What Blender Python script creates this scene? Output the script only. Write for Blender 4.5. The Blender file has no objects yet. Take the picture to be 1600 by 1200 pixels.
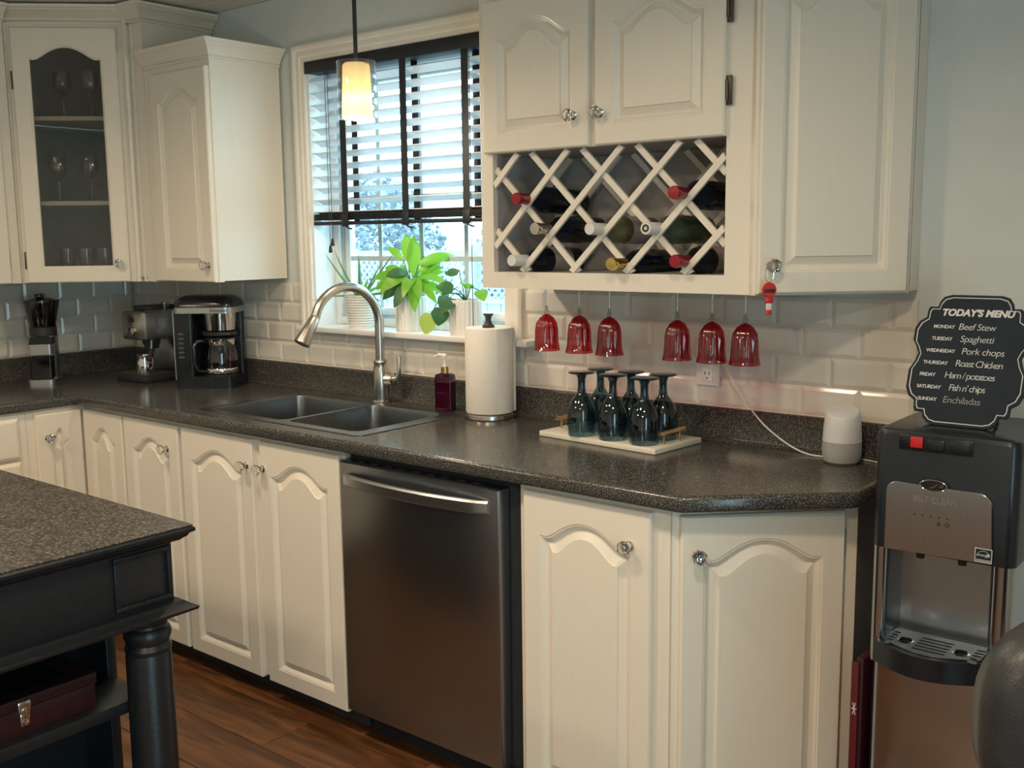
import bpy, bmesh, math, random
from mathutils import Vector, Matrix
random.seed(7)
SC = bpy.context.scene
COL = SC.collection
PI = math.pi

# ------------------------------------------------------------------ camera
yaw, pitch, roll = math.radians(39.13973581), math.radians(8.08687821), math.radians(-0.65995055)
F = Vector((-math.sin(yaw)*math.cos(pitch), math.cos(yaw)*math.cos(pitch), -math.sin(pitch)))
R0 = Vector((math.cos(yaw), math.sin(yaw), 0)); U0 = R0.cross(F)
RR = R0*math.cos(roll) + U0*math.sin(roll); UU = RR.cross(F)
cam = bpy.data.cameras.new('camera'); camo = bpy.data.objects.new('camera', cam); COL.objects.link(camo)
cam.sensor_width = 36.0; cam.lens = 1612.057/1600*36.0; cam.clip_start = 0.05
M = Matrix(((RR.x, UU.x, -F.x, 2.53795), (RR.y, UU.y, -F.y, -2.57960), (RR.z, UU.z, -F.z, 1.48059), (0, 0, 0, 1)))
camo.matrix_world = M
SC.camera = camo

# ------------------------------------------------------------------ world, lights, exposure
SC.view_settings.view_transform = 'Standard'; SC.view_settings.look = 'None'
SC.view_settings.exposure = 0.0; SC.view_settings.gamma = 1.0; SC.view_settings.use_curve_mapping = False
w = bpy.data.worlds.new('overcast_sky'); SC.world = w; w.use_nodes = True
bg = w.node_tree.nodes['Background']; bg.inputs[0].default_value = (0.52, 0.87, 1.0, 1); bg.inputs[1].default_value = 6.5

def area(name, loc, size, power, col, rot=(0, 0, 0), portal=False, shape='DISK', sy=None):
    l = bpy.data.lights.new(name, 'AREA'); o = bpy.data.objects.new(name, l); COL.objects.link(o)
    l.shape = shape; l.size = size
    if sy: l.size_y = sy
    l.energy = power; l.color = col; o.location = loc; o.rotation_euler = rot
    if portal: l.cycles.is_portal = True
    return o
WARM = (1.0, 0.80, 0.56)
for nm, x, y, p, sp_ in (('ceiling_lamp', -0.30, -1.60, 12, 152), ('ceiling_lamp', 0.80, -1.60, 12, 152), ('ceiling_lamp', 1.95, -1.60, 12.5, 152),
                         ('ceiling_lamp', -0.4, -3.2, 23, 180), ('ceiling_lamp', 2.2, -3.4, 27, 180)):
    area(nm, (x, y, 2.36), 0.2, p, WARM).data.spread = math.radians(sp_)
area('daylight_portal', (-0.05, 0.17, 1.65), 0.98, 1, (1, 1, 1), (-PI/2, 0, 0), True, 'RECTANGLE', 1.0)
area('daylight_portal', (3.56, -2.68, 1.05), 2.1, 1, (1, 1, 1), (0, PI/2, 0), True, 'RECTANGLE', 1.0)

# ------------------------------------------------------------------ materials
def nt_mat(name):
    m = bpy.data.materials.new(name); m.use_nodes = True
    nt = m.node_tree; return m, nt, nt.nodes['Principled BSDF']
def pbr(name, col, rough=0.5, metal=0.0, var=0.06, scale=30.0, bump=0.0, bscale=None, stretch=None, coat=0.0, spec=None, emit=None, sheen=0):
    m, nt, b = nt_mat(name); N = nt.nodes; L = nt.links
    tc = N.new('ShaderNodeTexCoord'); mp = N.new('ShaderNodeMapping'); L.new(tc.outputs['Object'], mp.inputs[0])
    if stretch: mp.inputs['Scale'].default_value = stretch
    nz = N.new('ShaderNodeTexNoise'); nz.inputs['Scale'].default_value = scale; nz.inputs['Detail'].default_value = 3
    L.new(mp.outputs[0], nz.inputs['Vector'])
    cr = N.new('ShaderNodeValToRGB'); c = Vector(col[:3])
    cr.color_ramp.elements[0].position = 0.3; cr.color_ramp.elements[1].position = 0.7
    cr.color_ramp.elements[0].color = (*[max(0, v*(1-var)) for v in c], 1)
    cr.color_ramp.elements[1].color = (*[min(1, v*(1+var)) for v in c], 1)
    L.new(nz.outputs['Fac'], cr.inputs[0]); L.new(cr.outputs[0], b.inputs['Base Color'])
    b.inputs['Roughness'].default_value = rough; b.inputs['Metallic'].default_value = metal
    b.inputs['Coat Weight'].default_value = coat
    if spec is not None: b.inputs['Specular IOR Level'].default_value = spec
    if bump:
        bp = N.new('ShaderNodeBump'); bp.inputs['Strength'].default_value = bump; bp.inputs['Distance'].default_value = 0.002
        n2 = nz
        if bscale:
            n2 = N.new('ShaderNodeTexNoise'); n2.inputs['Scale'].default_value = bscale; L.new(mp.outputs[0], n2.inputs['Vector'])
        L.new(n2.outputs['Fac'], bp.inputs['Height']); L.new(bp.outputs[0], b.inputs['Normal'])
    if emit:
        b.inputs['Emission Color'].default_value = (*emit[:3], 1); b.inputs['Emission Strength'].default_value = emit[3]
    return m
def thin_glass(name, tint, gloss=0.03, rough=0.02, mixmax=None, gcol=(1, 1, 1)):
    m = bpy.data.materials.new(name); m.use_nodes = True; nt = m.node_tree; N = nt.nodes; L = nt.links
    N.remove(N['Principled BSDF']); out = N['Material Output']
    t = N.new('ShaderNodeBsdfTransparent'); g = N.new('ShaderNodeBsdfGlossy'); g.inputs['Roughness'].default_value = rough
    g.inputs['Color'].default_value = (*gcol, 1)
    lw0 = N.new('ShaderNodeLayerWeight'); lw0.inputs[0].default_value = 0.5
    pw = N.new('ShaderNodeMath'); pw.operation = 'POWER'; pw.inputs[1].default_value = 4.5; L.new(lw0.outputs['Facing'], pw.inputs[0])
    lw = N.new('ShaderNodeMath'); lw.operation = 'MULTIPLY_ADD'; lw.inputs[1].default_value = 0.85; lw.inputs[2].default_value = 0.04; L.new(pw.outputs[0], lw.inputs[0])
    nz = N.new('ShaderNodeTexNoise'); nz.inputs['Scale'].default_value = 6
    cr = N.new('ShaderNodeValToRGB'); cr.color_ramp.elements[0].color = (*[v*0.94 for v in tint], 1); cr.color_ramp.elements[1].color = (*tint, 1)
    L.new(nz.outputs['Fac'], cr.inputs[0]); L.new(cr.outputs[0], t.inputs[0])
    ad = N.new('ShaderNodeMath'); ad.operation = 'ADD'; ad.use_clamp = True; ad.inputs[1].default_value = gloss; L.new(lw.outputs[0], ad.inputs[0])
    mx = N.new('ShaderNodeMixShader'); L.new(ad.outputs[0], mx.inputs[0]); L.new(t.outputs[0], mx.inputs[1]); L.new(g.outputs[0], mx.inputs[2])
    L.new(mx.outputs[0], out.inputs[0]); return m
def solid_glass(name, col, rough=0.0, ior=1.5):
    m, nt, b = nt_mat(name); b.inputs['Base Color'].default_value = (*col, 1); b.inputs['Roughness'].default_value = rough
    b.inputs['Transmission Weight'].default_value = 1.0; b.inputs['IOR'].default_value = ior; return m

def speckle(name, base, light, dark, rough, scale=230):
    m, nt, b = nt_mat(name); N = nt.nodes; L = nt.links
    tc = N.new('ShaderNodeTexCoord')
    n1 = N.new('ShaderNodeTexNoise'); n1.inputs['Scale'].default_value = scale; n1.inputs['Detail'].default_value = 4
    n2 = N.new('ShaderNodeTexVoronoi'); n2.inputs['Scale'].default_value = scale*0.8
    n3 = N.new('ShaderNodeTexNoise'); n3.inputs['Scale'].default_value = 9
    for n in (n1, n2, n3): L.new(tc.outputs['Object'], n.inputs['Vector'])
    cr = N.new('ShaderNodeValToRGB'); e = cr.color_ramp.elements; e[0].position = 0.40; e[0].color = (*dark, 1); e[1].position = 0.68; e[1].color = (*light, 1)
    mid = e.new(0.54); mid.color = (*base, 1); L.new(n1.outputs['Fac'], cr.inputs[0])
    c2 = N.new('ShaderNodeValToRGB'); c2.color_ramp.elements[0].position = 0.05; c2.color_ramp.elements[0].color = (*light, 1)
    c2.color_ramp.elements[1].position = 0.14; c2.color_ramp.elements[1].color = (0, 0, 0, 1); L.new(n2.outputs['Distance'], c2.inputs[0])
    mx = N.new('ShaderNodeMix'); mx.data_type = 'RGBA'; mx.blend_type = 'ADD'; mx.inputs[0].default_value = 0.6
    L.new(cr.outputs[0], mx.inputs[6]); L.new(c2.outputs[0], mx.inputs[7]); L.new(mx.outputs[2], b.inputs['Base Color'])
    mr = N.new('ShaderNodeMapRange'); mr.inputs[3].default_value = rough*0.95; mr.inputs[4].default_value = rough*1.08; L.new(n3.outputs['Fac'], mr.inputs[0]); L.new(mr.outputs[0], b.inputs['Roughness'])
    return m
def steel(name, col, rough, axis=(1, 1, 60), aniso=0.0, bump=0.02):
    m, nt, b = nt_mat(name); N = nt.nodes; L = nt.links
    tc = N.new('ShaderNodeTexCoord'); mp = N.new('ShaderNodeMapping'); mp.inputs['Scale'].default_value = axis; L.new(tc.outputs['Object'], mp.inputs[0])
    nz = N.new('ShaderNodeTexNoise'); nz.inputs['Scale'].default_value = 12; nz.inputs['Detail'].default_value = 5; L.new(mp.outputs[0], nz.inputs['Vector'])
    cr = N.new('ShaderNodeValToRGB'); cr.color_ramp.elements[0].color = (*[v*0.9 for v in col], 1); cr.color_ramp.elements[1].color = (*col, 1)
    L.new(nz.outputs['Fac'], cr.inputs[0]); L.new(cr.outputs[0], b.inputs['Base Color'])
    mr = N.new('ShaderNodeMapRange'); mr.inputs[3].default_value = rough*0.8; mr.inputs[4].default_value = rough*1.25; L.new(nz.outputs['Fac'], mr.inputs[0]); L.new(mr.outputs[0], b.inputs['Roughness'])
    b.inputs['Metallic'].default_value = 1.0; b.inputs['Anisotropic'].default_value = aniso
    return m
def wood_floor():
    m, nt, b = nt_mat('floor_wood'); N = nt.nodes; L = nt.links
    oi = N.new('ShaderNodeObjectInfo'); tc = N.new('ShaderNodeTexCoord'); mp = N.new('ShaderNodeMapping'); mp.inputs['Scale'].default_value = (1.2, 9, 9)
    L.new(tc.outputs['Object'], mp.inputs[0])
    cb = N.new('ShaderNodeCombineXYZ'); ml = N.new('ShaderNodeMath'); ml.operation = 'MULTIPLY'; ml.inputs[1].default_value = 37; L.new(oi.outputs['Random'], ml.inputs[0])
    L.new(ml.outputs[0], cb.inputs[0]); L.new(ml.outputs[0], cb.inputs[2]); L.new(cb.outputs[0], mp.inputs['Location'])
    n1 = N.new('ShaderNodeTexNoise'); n1.inputs['Scale'].default_value = 2.2; n1.inputs['Detail'].default_value = 6; n1.inputs['Distortion'].default_value = 1.2; L.new(mp.outputs[0], n1.inputs['Vector'])
    wv = N.new('ShaderNodeTexWave'); wv.wave_type = 'RINGS'; wv.inputs['Scale'].default_value = 1.6; wv.inputs['Distortion'].default_value = 7; wv.inputs['Detail'].default_value = 3; L.new(mp.outputs[0], wv.inputs['Vector'])
    cr = N.new('ShaderNodeValToRGB'); e = cr.color_ramp.elements; e[0].color = (0.085, 0.031, 0.011, 1); e[1].color = (0.235, 0.098, 0.034, 1); L.new(n1.outputs['Fac'], cr.inputs[0]); e[0].position = .3; e[1].position = .75
    c2 = N.new('ShaderNodeValToRGB'); c2.color_ramp.elements[0].color = (0.62, 0.62, 0.62, 1); c2.color_ramp.elements[0].position = .05; c2.color_ramp.elements[1].color = (1, 1, 1, 1); c2.color_ramp.elements[1].position = .35; L.new(wv.outputs['Fac'], c2.inputs[0])
    mx = N.new('ShaderNodeMix'); mx.data_type = 'RGBA'; mx.blend_type = 'MULTIPLY'; mx.inputs[0].default_value = 1; L.new(cr.outputs[0], mx.inputs[6]); L.new(c2.outputs[0], mx.inputs[7])
    hs = N.new('ShaderNodeHueSaturation'); mr = N.new('ShaderNodeMapRange'); mr.inputs[3].default_value = .8; mr.inputs[4].default_value = 1.15; L.new(oi.outputs['Random'], mr.inputs[0]); L.new(mr.outputs[0], hs.inputs['Value']); L.new(mx.outputs[2], hs.inputs['Color'])
    L.new(hs.outputs[0], b.inputs['Base Color']); b.inputs['Roughness'].default_value = 0.38
    bp = N.new('ShaderNodeBump'); bp.inputs['Strength'].default_value = .15; L.new(n1.outputs['Fac'], bp.inputs['Height']); L.new(bp.outputs[0], b.inputs['Normal'])
    return m

m_white = pbr('white_cabinet_paint', (0.81, 0.74, 0.635), 0.36, var=0.012, scale=4, bump=0.015, bscale=60, stretch=(20, 20, 2))
m_trim = pbr('cream_trim_paint', (0.84, 0.78, 0.70), 0.35, var=0.02)
m_sill = pbr('white_sill_paint', (0.82, 0.80, 0.78), 0.3, var=0.03)
m_wall = pbr('blue_grey_wall_paint', (0.64, 0.67, 0.65), 0.75, var=0.03, scale=8, bump=0.08, bscale=200)
m_ceil = pbr('ceiling_board', (0.76, 0.70, 0.63), 0.7, var=0.08, scale=6, stretch=(1, 14, 1))
m_grout = pbr('tile_grout', (0.62, 0.59, 0.53), 0.85, var=0.05, scale=60)
m_tile = pbr('glazed_tile', (0.74, 0.70, 0.635), 0.13, var=0.02, scale=5)
m_inside = pbr('shaded_grey_interior', (0.42, 0.40, 0.39), 0.6, var=0.05)  # grey base stands in for the shade inside the wine cabinet
m_counter = speckle('dark_speckled_laminate', (0.062, 0.059, 0.055), (0.22, 0.20, 0.165), (0.022, 0.022, 0.022), 0.20, 300)
m_islandtop = speckle('brown_speckled_laminate', (0.050, 0.044, 0.037), (0.17, 0.145, 0.115), (0.016, 0.014, 0.013), 0.42, 170)
m_steel = steel('brushed_stainless', (0.58, 0.59, 0.60), 0.30, (60, 60, 0.6), 0.0)
m_steel_dark = steel('dark_brushed_stainless', (0.42, 0.46, 0.50), 0.30, (0.8, 60, 60), 0.0)
m_panel = steel('cooler_stainless', (0.50, 0.54, 0.58), 0.17, (60, 60, 0.6))
m_sink = steel('sink_steel', (0.30, 0.30, 0.30), 0.28, (30, 30, 30))
m_chrome = steel('polished_chrome', (0.75, 0.74, 0.72), 0.08, (3, 3, 3))
m_nickel = steel('brushed_nickel', (0.62, 0.58, 0.53), 0.24, (2, 2, 40))
m_gold = steel('brass', (0.70, 0.47, 0.22), 0.28, (10, 10, 10))
m_goldfoil = steel('gold_foil', (0.75, 0.55, 0.18), 0.25, (10, 10, 10))
m_bronze = pbr('dark_bronze_hinge', (0.10, 0.08, 0.06), 0.4, 0.8)
m_black = pbr('black_plastic', (0.012, 0.014, 0.018), 0.22, var=0.1)
m_blackmat = pbr('matt_black_plastic', (0.022, 0.023, 0.026), 0.5, var=0.1)
m_navyblack = pbr('cooler_black_plastic', (0.012, 0.016, 0.024), 0.25, var=0.08)
m_island = pbr('worn_black_paint', (0.013, 0.015, 0.018), 0.33, var=0.25, scale=14, bump=0.25, bscale=40, stretch=(4, 4, 18))
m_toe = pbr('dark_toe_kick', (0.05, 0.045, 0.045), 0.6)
m_blindblack = pbr('black_blind_fabric', (0.008, 0.010, 0.016), 0.55, var=0.15)
m_slat = pbr('pale_blind_slat', (0.72, 0.73, 0.74), 0.35, var=0.03)
m_pvc = pbr('white_window_vinyl', (0.80, 0.82, 0.82), 0.35, var=0.02)
m_muntin = pbr('grey_window_grille', (0.50, 0.58, 0.60), 0.4, var=0.02)
m_pane = thin_glass('window_glass', (0.97, 0.99, 1.0), 0.0)
m_clear = thin_glass('clear_glass', (0.86, 0.87, 0.86), 0.09)
m_doorglass = thin_glass('cabinet_door_glass', (0.80, 0.80, 0.78), 0.02)
m_crystal = solid_glass('crystal', (0.96, 0.96, 0.95))
m_redglass = thin_glass('ruby_glass', (0.70, 0.06, 0.10), 0.05, 0.03)
m_blueglass = thin_glass('smoky_blue_glass', (0.30, 0.44, 0.50), 0.03, 0.03)
m_smoke = thin_glass('smoky_plastic', (0.16, 0.16, 0.17), 0.03, 0.08)
m_carafe = thin_glass('carafe_glass', (0.62, 0.60, 0.56), 0.05, 0.03)
m_wineblack = pbr('dark_wine_glass', (0.010, 0.013, 0.020), 0.1, var=0.1)
m_winegreen = pbr('green_wine_glass', (0.085, 0.10, 0.055), 0.12, var=0.1)
m_wineolive = pbr('olive_wine_glass', (0.16, 0.14, 0.07), 0.12, var=0.1)
m_redfoil = pbr('red_capsule', (0.30, 0.018, 0.028), 0.3, 0.3)
m_whitefoil = pbr('white_capsule', (0.72, 0.68, 0.66), 0.35)
m_silverfoil = steel('silver_capsule', (0.65, 0.60, 0.54), 0.3)
m_label = pbr('paper_label', (0.50, 0.46, 0.42), 0.7, var=0.15, scale=40)
m_paper = pbr('paper_towel', (0.82, 0.76, 0.68), 0.9, var=0.02, bump=0.6, bscale=160)
m_purple = solid_glass('plum_glass_bottle', (0.42, 0.05, 0.24), 0.03)
m_soap = pbr('plum_soap', (0.15, 0.008, 0.075), 0.3)
m_whiteplastic = pbr('white_plastic', (0.80, 0.78, 0.76), 0.3, var=0.02)
m_marble = pbr('white_marble', (0.76, 0.70, 0.60), 0.25, var=0.07, scale=5)
m_pot = pbr('white_ceramic', (0.80, 0.77, 0.74), 0.35, var=0.02)
m_soil = pbr('potting_soil', (0.05, 0.035, 0.025), 0.95, var=0.3, scale=80, bump=0.6)
def leafmat(name, c, tr=0.45):
    m, nt, b = nt_mat(name); N = nt.nodes; L = nt.links
    nz = N.new('ShaderNodeTexNoise'); nz.inputs['Scale'].default_value = 25
    cr = N.new('ShaderNodeValToRGB'); cr.color_ramp.elements[0].color = (*[v*0.75 for v in c], 1); cr.color_ramp.elements[1].color = (*[min(1, v*1.2) for v in c], 1)
    L.new(nz.outputs['Fac'], cr.inputs[0]); L.new(cr.outputs[0], b.inputs['Base Color']); b.inputs['Roughness'].default_value = 0.4
    t = N.new('ShaderNodeBsdfTranslucent'); L.new(cr.outputs[0], t.inputs[0]); mx = N.new('ShaderNodeMixShader'); mx.inputs[0].default_value = tr
    L.new(b.outputs[0], mx.inputs[1]); L.new(t.outputs[0], mx.inputs[2]); L.new(mx.outputs[0], N['Material Output'].inputs[0]); return m
m_leaf = leafmat('bright_green_leaf', (0.22, 0.48, 0.04))
m_leafdark = leafmat('dark_green_leaf', (0.05, 0.14, 0.045), 0.25)
m_leafyel = leafmat('yellow_green_leaf', (0.42, 0.46, 0.08))
m_aloe = leafmat('grey_green_leaf', (0.14, 0.30, 0.12), 0.3)
m_greyfab = pbr('grey_speaker_fabric', (0.36, 0.36, 0.37), 0.9, var=0.08, scale=300)
m_speaker = pbr('white_speaker_shell', (0.66, 0.66, 0.67), 0.45, var=0.01)
m_slate = pbr('chalkboard', (0.017, 0.025, 0.036), 0.6, var=0.15, scale=10, spec=0.15)
m_chalk = pbr('chalk_white', (0.66, 0.66, 0.64), 0.8, var=0.1, scale=200)
m_chalkdim = pbr('faint_chalk', (0.34, 0.35, 0.35), 0.8, var=0.2, scale=200)
m_red = pbr('red_plastic', (0.55, 0.02, 0.02), 0.35)
m_darkred = pbr('red_board_paint', (0.035, 0.006, 0.012), 0.4, var=0.1)
m_mahog = pbr('burgundy_wood', (0.035, 0.010, 0.012), 0.28, var=0.2, scale=8, stretch=(1, 12, 12))
m_boxglass = thin_glass('box_lid_glass', (0.35, 0.25, 0.24), 0.04)
m_leather = pbr('black_leather', (0.030, 0.032, 0.034), 0.30, var=0.1, bump=0.3, bscale=250)
m_shade, _nt, _b = nt_mat('glowing_amber_glass')
_tc = _nt.nodes.new('ShaderNodeTexCoord'); _sx = _nt.nodes.new('ShaderNodeSeparateXYZ'); _nt.links.new(_tc.outputs['Object'], _sx.inputs[0])
_mr = _nt.nodes.new('ShaderNodeMapRange'); _mr.inputs[1].default_value = 0.0; _mr.inputs[2].default_value = 0.165; _nt.links.new(_sx.outputs[2], _mr.inputs[0])
_cr = _nt.nodes.new('ShaderNodeValToRGB'); _e = _cr.color_ramp.elements
_e[0].position = 0.0; _e[0].color = (0.80, 0.52, 0.16, 1); _e[1].position = 1.0; _e[1].color = (0.36, 0.22, 0.09, 1)
for _p, _c in ((0.36, (1.0, 0.82, 0.50, 1)), (0.55, (0.72, 0.52, 0.19, 1))): _q = _e.new(_p); _q.color = _c
_nt.links.new(_mr.outputs[0], _cr.inputs[0]); _nt.links.new(_cr.outputs[0], _b.inputs['Emission Color']); _b.inputs['Emission Strength'].default_value = 3.0
_b.inputs['Base Color'].default_value = (0.80, 0.62, 0.38, 1); _b.inputs['Roughness'].default_value = 0.35
m_cord = pbr('dark_cord', (0.03, 0.03, 0.035), 0.5)
m_whitecord = pbr('white_cord', (0.70, 0.67, 0.62), 0.5)
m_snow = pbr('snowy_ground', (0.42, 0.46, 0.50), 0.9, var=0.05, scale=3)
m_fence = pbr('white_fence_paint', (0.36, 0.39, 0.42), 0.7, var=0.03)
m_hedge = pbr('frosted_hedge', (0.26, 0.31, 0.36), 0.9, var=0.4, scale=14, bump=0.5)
m_floor = wood_floor()
m_sub = pbr('subfloor', (0.10, 0.05, 0.025), 0.8)

# ------------------------------------------------------------------ mesh helpers
class MB:
    def __init__(s): s.v = []; s.f = []
    def add(s, vs, fs):
        k = len(s.v); s.v += [tuple(v) for v in vs]; s.f += [tuple(i+k for i in f) for f in fs]; return s
    def box(s, x0, x1, y0, y1, z0, z1, b=0.0, seg=2):
        if x0 > x1: x0, x1 = x1, x0
        if y0 > y1: y0, y1 = y1, y0
        if z0 > z1: z0, z1 = z1, z0
        if b <= 0:
            vs = [(x, y, z) for z in (z0, z1) for y in (y0, y1) for x in (x0, x1)]
            return s.add(vs, [(0, 2, 3, 1), (4, 5, 7, 6), (0, 1, 5, 4), (2, 6, 7, 3), (0, 4, 6, 2), (1, 3, 7, 5)])
        bm = bmesh.new(); bmesh.ops.create_cube(bm, size=1)
        for v in bm.verts: v.co = Vector(((x0+x1)/2+v.co.x*(x1-x0), (y0+y1)/2+v.co.y*(y1-y0), (z0+z1)/2+v.co.z*(z1-z0)))
        b = min(b, 0.49*min(x1-x0, y1-y0, z1-z0))
        bmesh.ops.bevel(bm, geom=list(bm.edges), offset=b, segments=seg, profile=0.5, affect='EDGES')
        return s.bm(bm)
    def bm(s, bm, mat=None):
        bm.verts.index_update(); vs = [(mat @ v.co if mat else v.co.copy()) for v in bm.verts]
        s.add(vs, [[v.index for v in f.verts] for f in bm.faces]); bm.free(); return s
    def lathe(s, prof, c=(0, 0, 0), n=32, axis=None, caps=True, ang=None):
        # profile of (r, z); axis: Matrix applied to the result
        c = Vector(c); vs = []; fs = []; m = len(prof)
        for i in range(n):
            a = 2*PI*i/n
            for r, z in prof:
                p = Vector((r*math.cos(a), r*math.sin(a), z)); vs.append((axis @ p if axis else p) + c)
        for i in range(n):
            j = (i+1) % n
            for k in range(m-1): fs.append((i*m+k, j*m+k, j*m+k+1, i*m+k+1))
        if caps:
            if prof[0][0] > 1e-6: fs.append(tuple(i*m for i in reversed(range(n))))
            if prof[-1][0] > 1e-6: fs.append(tuple(i*m+m-1 for i in range(n)))
        return s.add(vs, fs)
    def tube(s, pts, rad, n=10, caps=True):
        pts = [Vector(p) for p in pts]; m = len(pts); rs = rad if isinstance(rad, (list, tuple)) else [rad]*m
        vs = []; fs = []; prev = None
        for i, p in enumerate(pts):
            t = (pts[min(i+1, m-1)] - pts[max(i-1, 0)]).normalized()
            if prev is None: a = t.orthogonal().normalized()
            else:
                a = prev - t*prev.dot(t); a = a.normalized() if a.length > 1e-6 else t.orthogonal().normalized()
            prev = a; b = t.cross(a)
            for k in range(n):
                q = 2*PI*k/n; vs.append(p + (a*math.cos(q) + b*math.sin(q))*rs[i])
        for i in range(m-1):
            for k in range(n): fs.append((i*n+k, i*n+(k+1) % n, (i+1)*n+(k+1) % n, (i+1)*n+k))
        if caps: fs.append(tuple(reversed(range(n)))); fs.append(tuple((m-1)*n+k for k in range(n)))
        return s.add(vs, fs)
    def loops(s, Ls, cap0=False, cap1=False, close=True):
        n = len(Ls[0]); vs = [p for l in Ls for p in l]; fs = []
        for i in range(len(Ls)-1):
            for k in range(n if close else n-1): fs.append((i*n+k, i*n+(k+1) % n, (i+1)*n+(k+1) % n, (i+1)*n+k))
        if cap0: fs.append(tuple(reversed(range(n))))
        if cap1: fs.append(tuple((len(Ls)-1)*n+k for k in range(n)))
        return s.add(vs, fs)
    def prism(s, poly, z0, z1):
        return s.loops([[(x, y, z0) for x, y in poly], [(x, y, z1) for x, y in poly]], True, True)
    def extrude_x(s, prof, x0, x1):   # profile of (y, z)
        return s.loops([[(x0, y, z) for y, z in prof], [(x1, y, z) for y, z in prof]], True, True)
    def mesh(s, name, mat, angle=35):
        me = bpy.data.meshes.new(name); me.from_pydata(s.v, [], s.f); me.update()
        bm = bmesh.new(); bm.from_mesh(me); bmesh.ops.recalc_face_normals(bm, faces=bm.faces); bm.to_mesh(me); bm.free()
        for p in me.polygons: p.use_smooth = True
        try: me.set_sharp_from_angle(angle=math.radians(angle))
        except Exception: pass
        me.materials.append(mat); return me

def link(name, data, parent=None, loc=None, rot=None):
    o = bpy.data.objects.new(name, data); COL.objects.link(o)
    if parent: o.parent = parent
    if loc is not None: o.location = loc
    if rot is not None: o.rotation_euler = rot
    return o
def part(name, mb, mat, parent, loc=None, rot=None, angle=35, label=None):
    o = link(name, mb.mesh(name, mat, angle), parent, loc, rot)
    if label: o['label'] = label
    return o
def thing(name, label, cat, loc=(0, 0, 0), rotz=0, group=None, rot=None):
    o = link(name, None, None, loc, rot if rot else (0, 0, rotz)); o.empty_display_size = 0.05
    o['label'] = label; o['category'] = cat
    if group: o['group'] = group
    return o
def single(name, mb, mat, label, cat, group=None, loc=None, angle=35):
    o = part(name, mb, mat, None, loc, angle=angle); o['label'] = label; o['category'] = cat
    if group: o['group'] = group
    return o
def struct(name, mb, mat, parent=None, label=None):
    o = part(name, mb, mat, parent)
    if not parent: o['kind'] = 'structure'
    if label: o['label'] = label
    return o
def copy_tree(o, parent=None):
    c = o.copy(); COL.objects.link(c); c.parent = parent
    for ch in list(o.children): copy_tree(ch, c)
    return c
def curve_shape(outer, holes, half, bev=0.0, res=2):
    # closed 2D outlines extruded in z: returns MB centred on z=0
    cu = bpy.data.curves.new('tmp', 'CURVE'); cu.dimensions = '2D'; cu.fill_mode = 'BOTH'
    for pl in [outer]+holes:
        sp = cu.splines.new('POLY'); sp.points.add(len(pl)-1); sp.use_cyclic_u = True
        for i, (x, y) in enumerate(pl): sp.points[i].co = (x, y, 0, 1)
    cu.extrude = half-bev; cu.bevel_depth = bev; cu.bevel_resolution = res; cu.offset = -bev
    return from_curve(cu)
def from_curve(cu):
    o = bpy.data.objects.new('tmp', cu); me = bpy.data.meshes.new_from_object(o)
    mb = MB(); mb.add([v.co.copy() for v in me.vertices], [tuple(p.vertices) for p in me.polygons])
    bpy.data.objects.remove(o); bpy.data.curves.remove(cu); bpy.data.meshes.remove(me)
    return mb
def xf(mb, m):
    mb.v = [tuple(m @ Vector(v)) for v in mb.v]; return mb
def text_mb(txt, size, ext=0.0004, shear=0.0, bold=0.0, spacing=1.0, align='LEFT'):
    cu = bpy.data.curves.new('tmp', 'FONT'); cu.body = txt; cu.size = size; cu.extrude = ext; cu.shear = shear; cu.offset = bold; cu.space_character = spacing; cu.align_x = align
    return from_curve(cu)
def rrect(x0, x1, y0, y1, r, n=5):
    pts = []
    for cx, cy, a0 in ((x1-r, y1-r, 0), (x0+r, y1-r, 90), (x0+r, y0+r, 180), (x1-r, y0+r, 270)):
        for k in range(n+1):
            a = math.radians(a0+90*k/n); pts.append((cx+r*math.cos(a), cy+r*math.sin(a)))
    return pts
STAND = Matrix.Rotation(PI/2, 4, 'X')     # x,y plane -> x,z plane, z -> -y

# ------------------------------------------------------------------ room shell
XL, XR, YB, ZCEIL = -1.79, 3.6, -4.6, 2.378
mb = MB().box(XL, XR, YB, 0.02, -0.06, -0.012); floor = struct('floor', mb, m_sub)
PW = 0.19
plank_mesh = {}
for r in range(13):
    y1 = -0.45-r*PW; off = (r*0.47) % 1.2
    x = XL-off
    while x < 2.6:
        x0, x1 = max(x, XL), min(x+1.2, 2.9)
        if x1-x0 > 0.05:
            key = round(x1-x0, 3)
            if key not in plank_mesh: plank_mesh[key] = MB().box(0.001, x1-x0-0.001, -PW+0.001, -0.001, -0.012, 0.0, 0.0012, 1).mesh('plank', m_floor)
            link('plank', plank_mesh[key], floor, (x0, y1, 0))
        x += 1.2
mb = MB().box(XL, 2.9, YB, -0.45-13*PW, -0.012, 0).box(2.9, XR, YB, 0.0, -0.012, 0).box(XL, 2.9, -0.45, 0.0, -0.012, 0)
o = part('plank_field', mb, m_floor, floor); o['kind'] = 'stuff'

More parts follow.
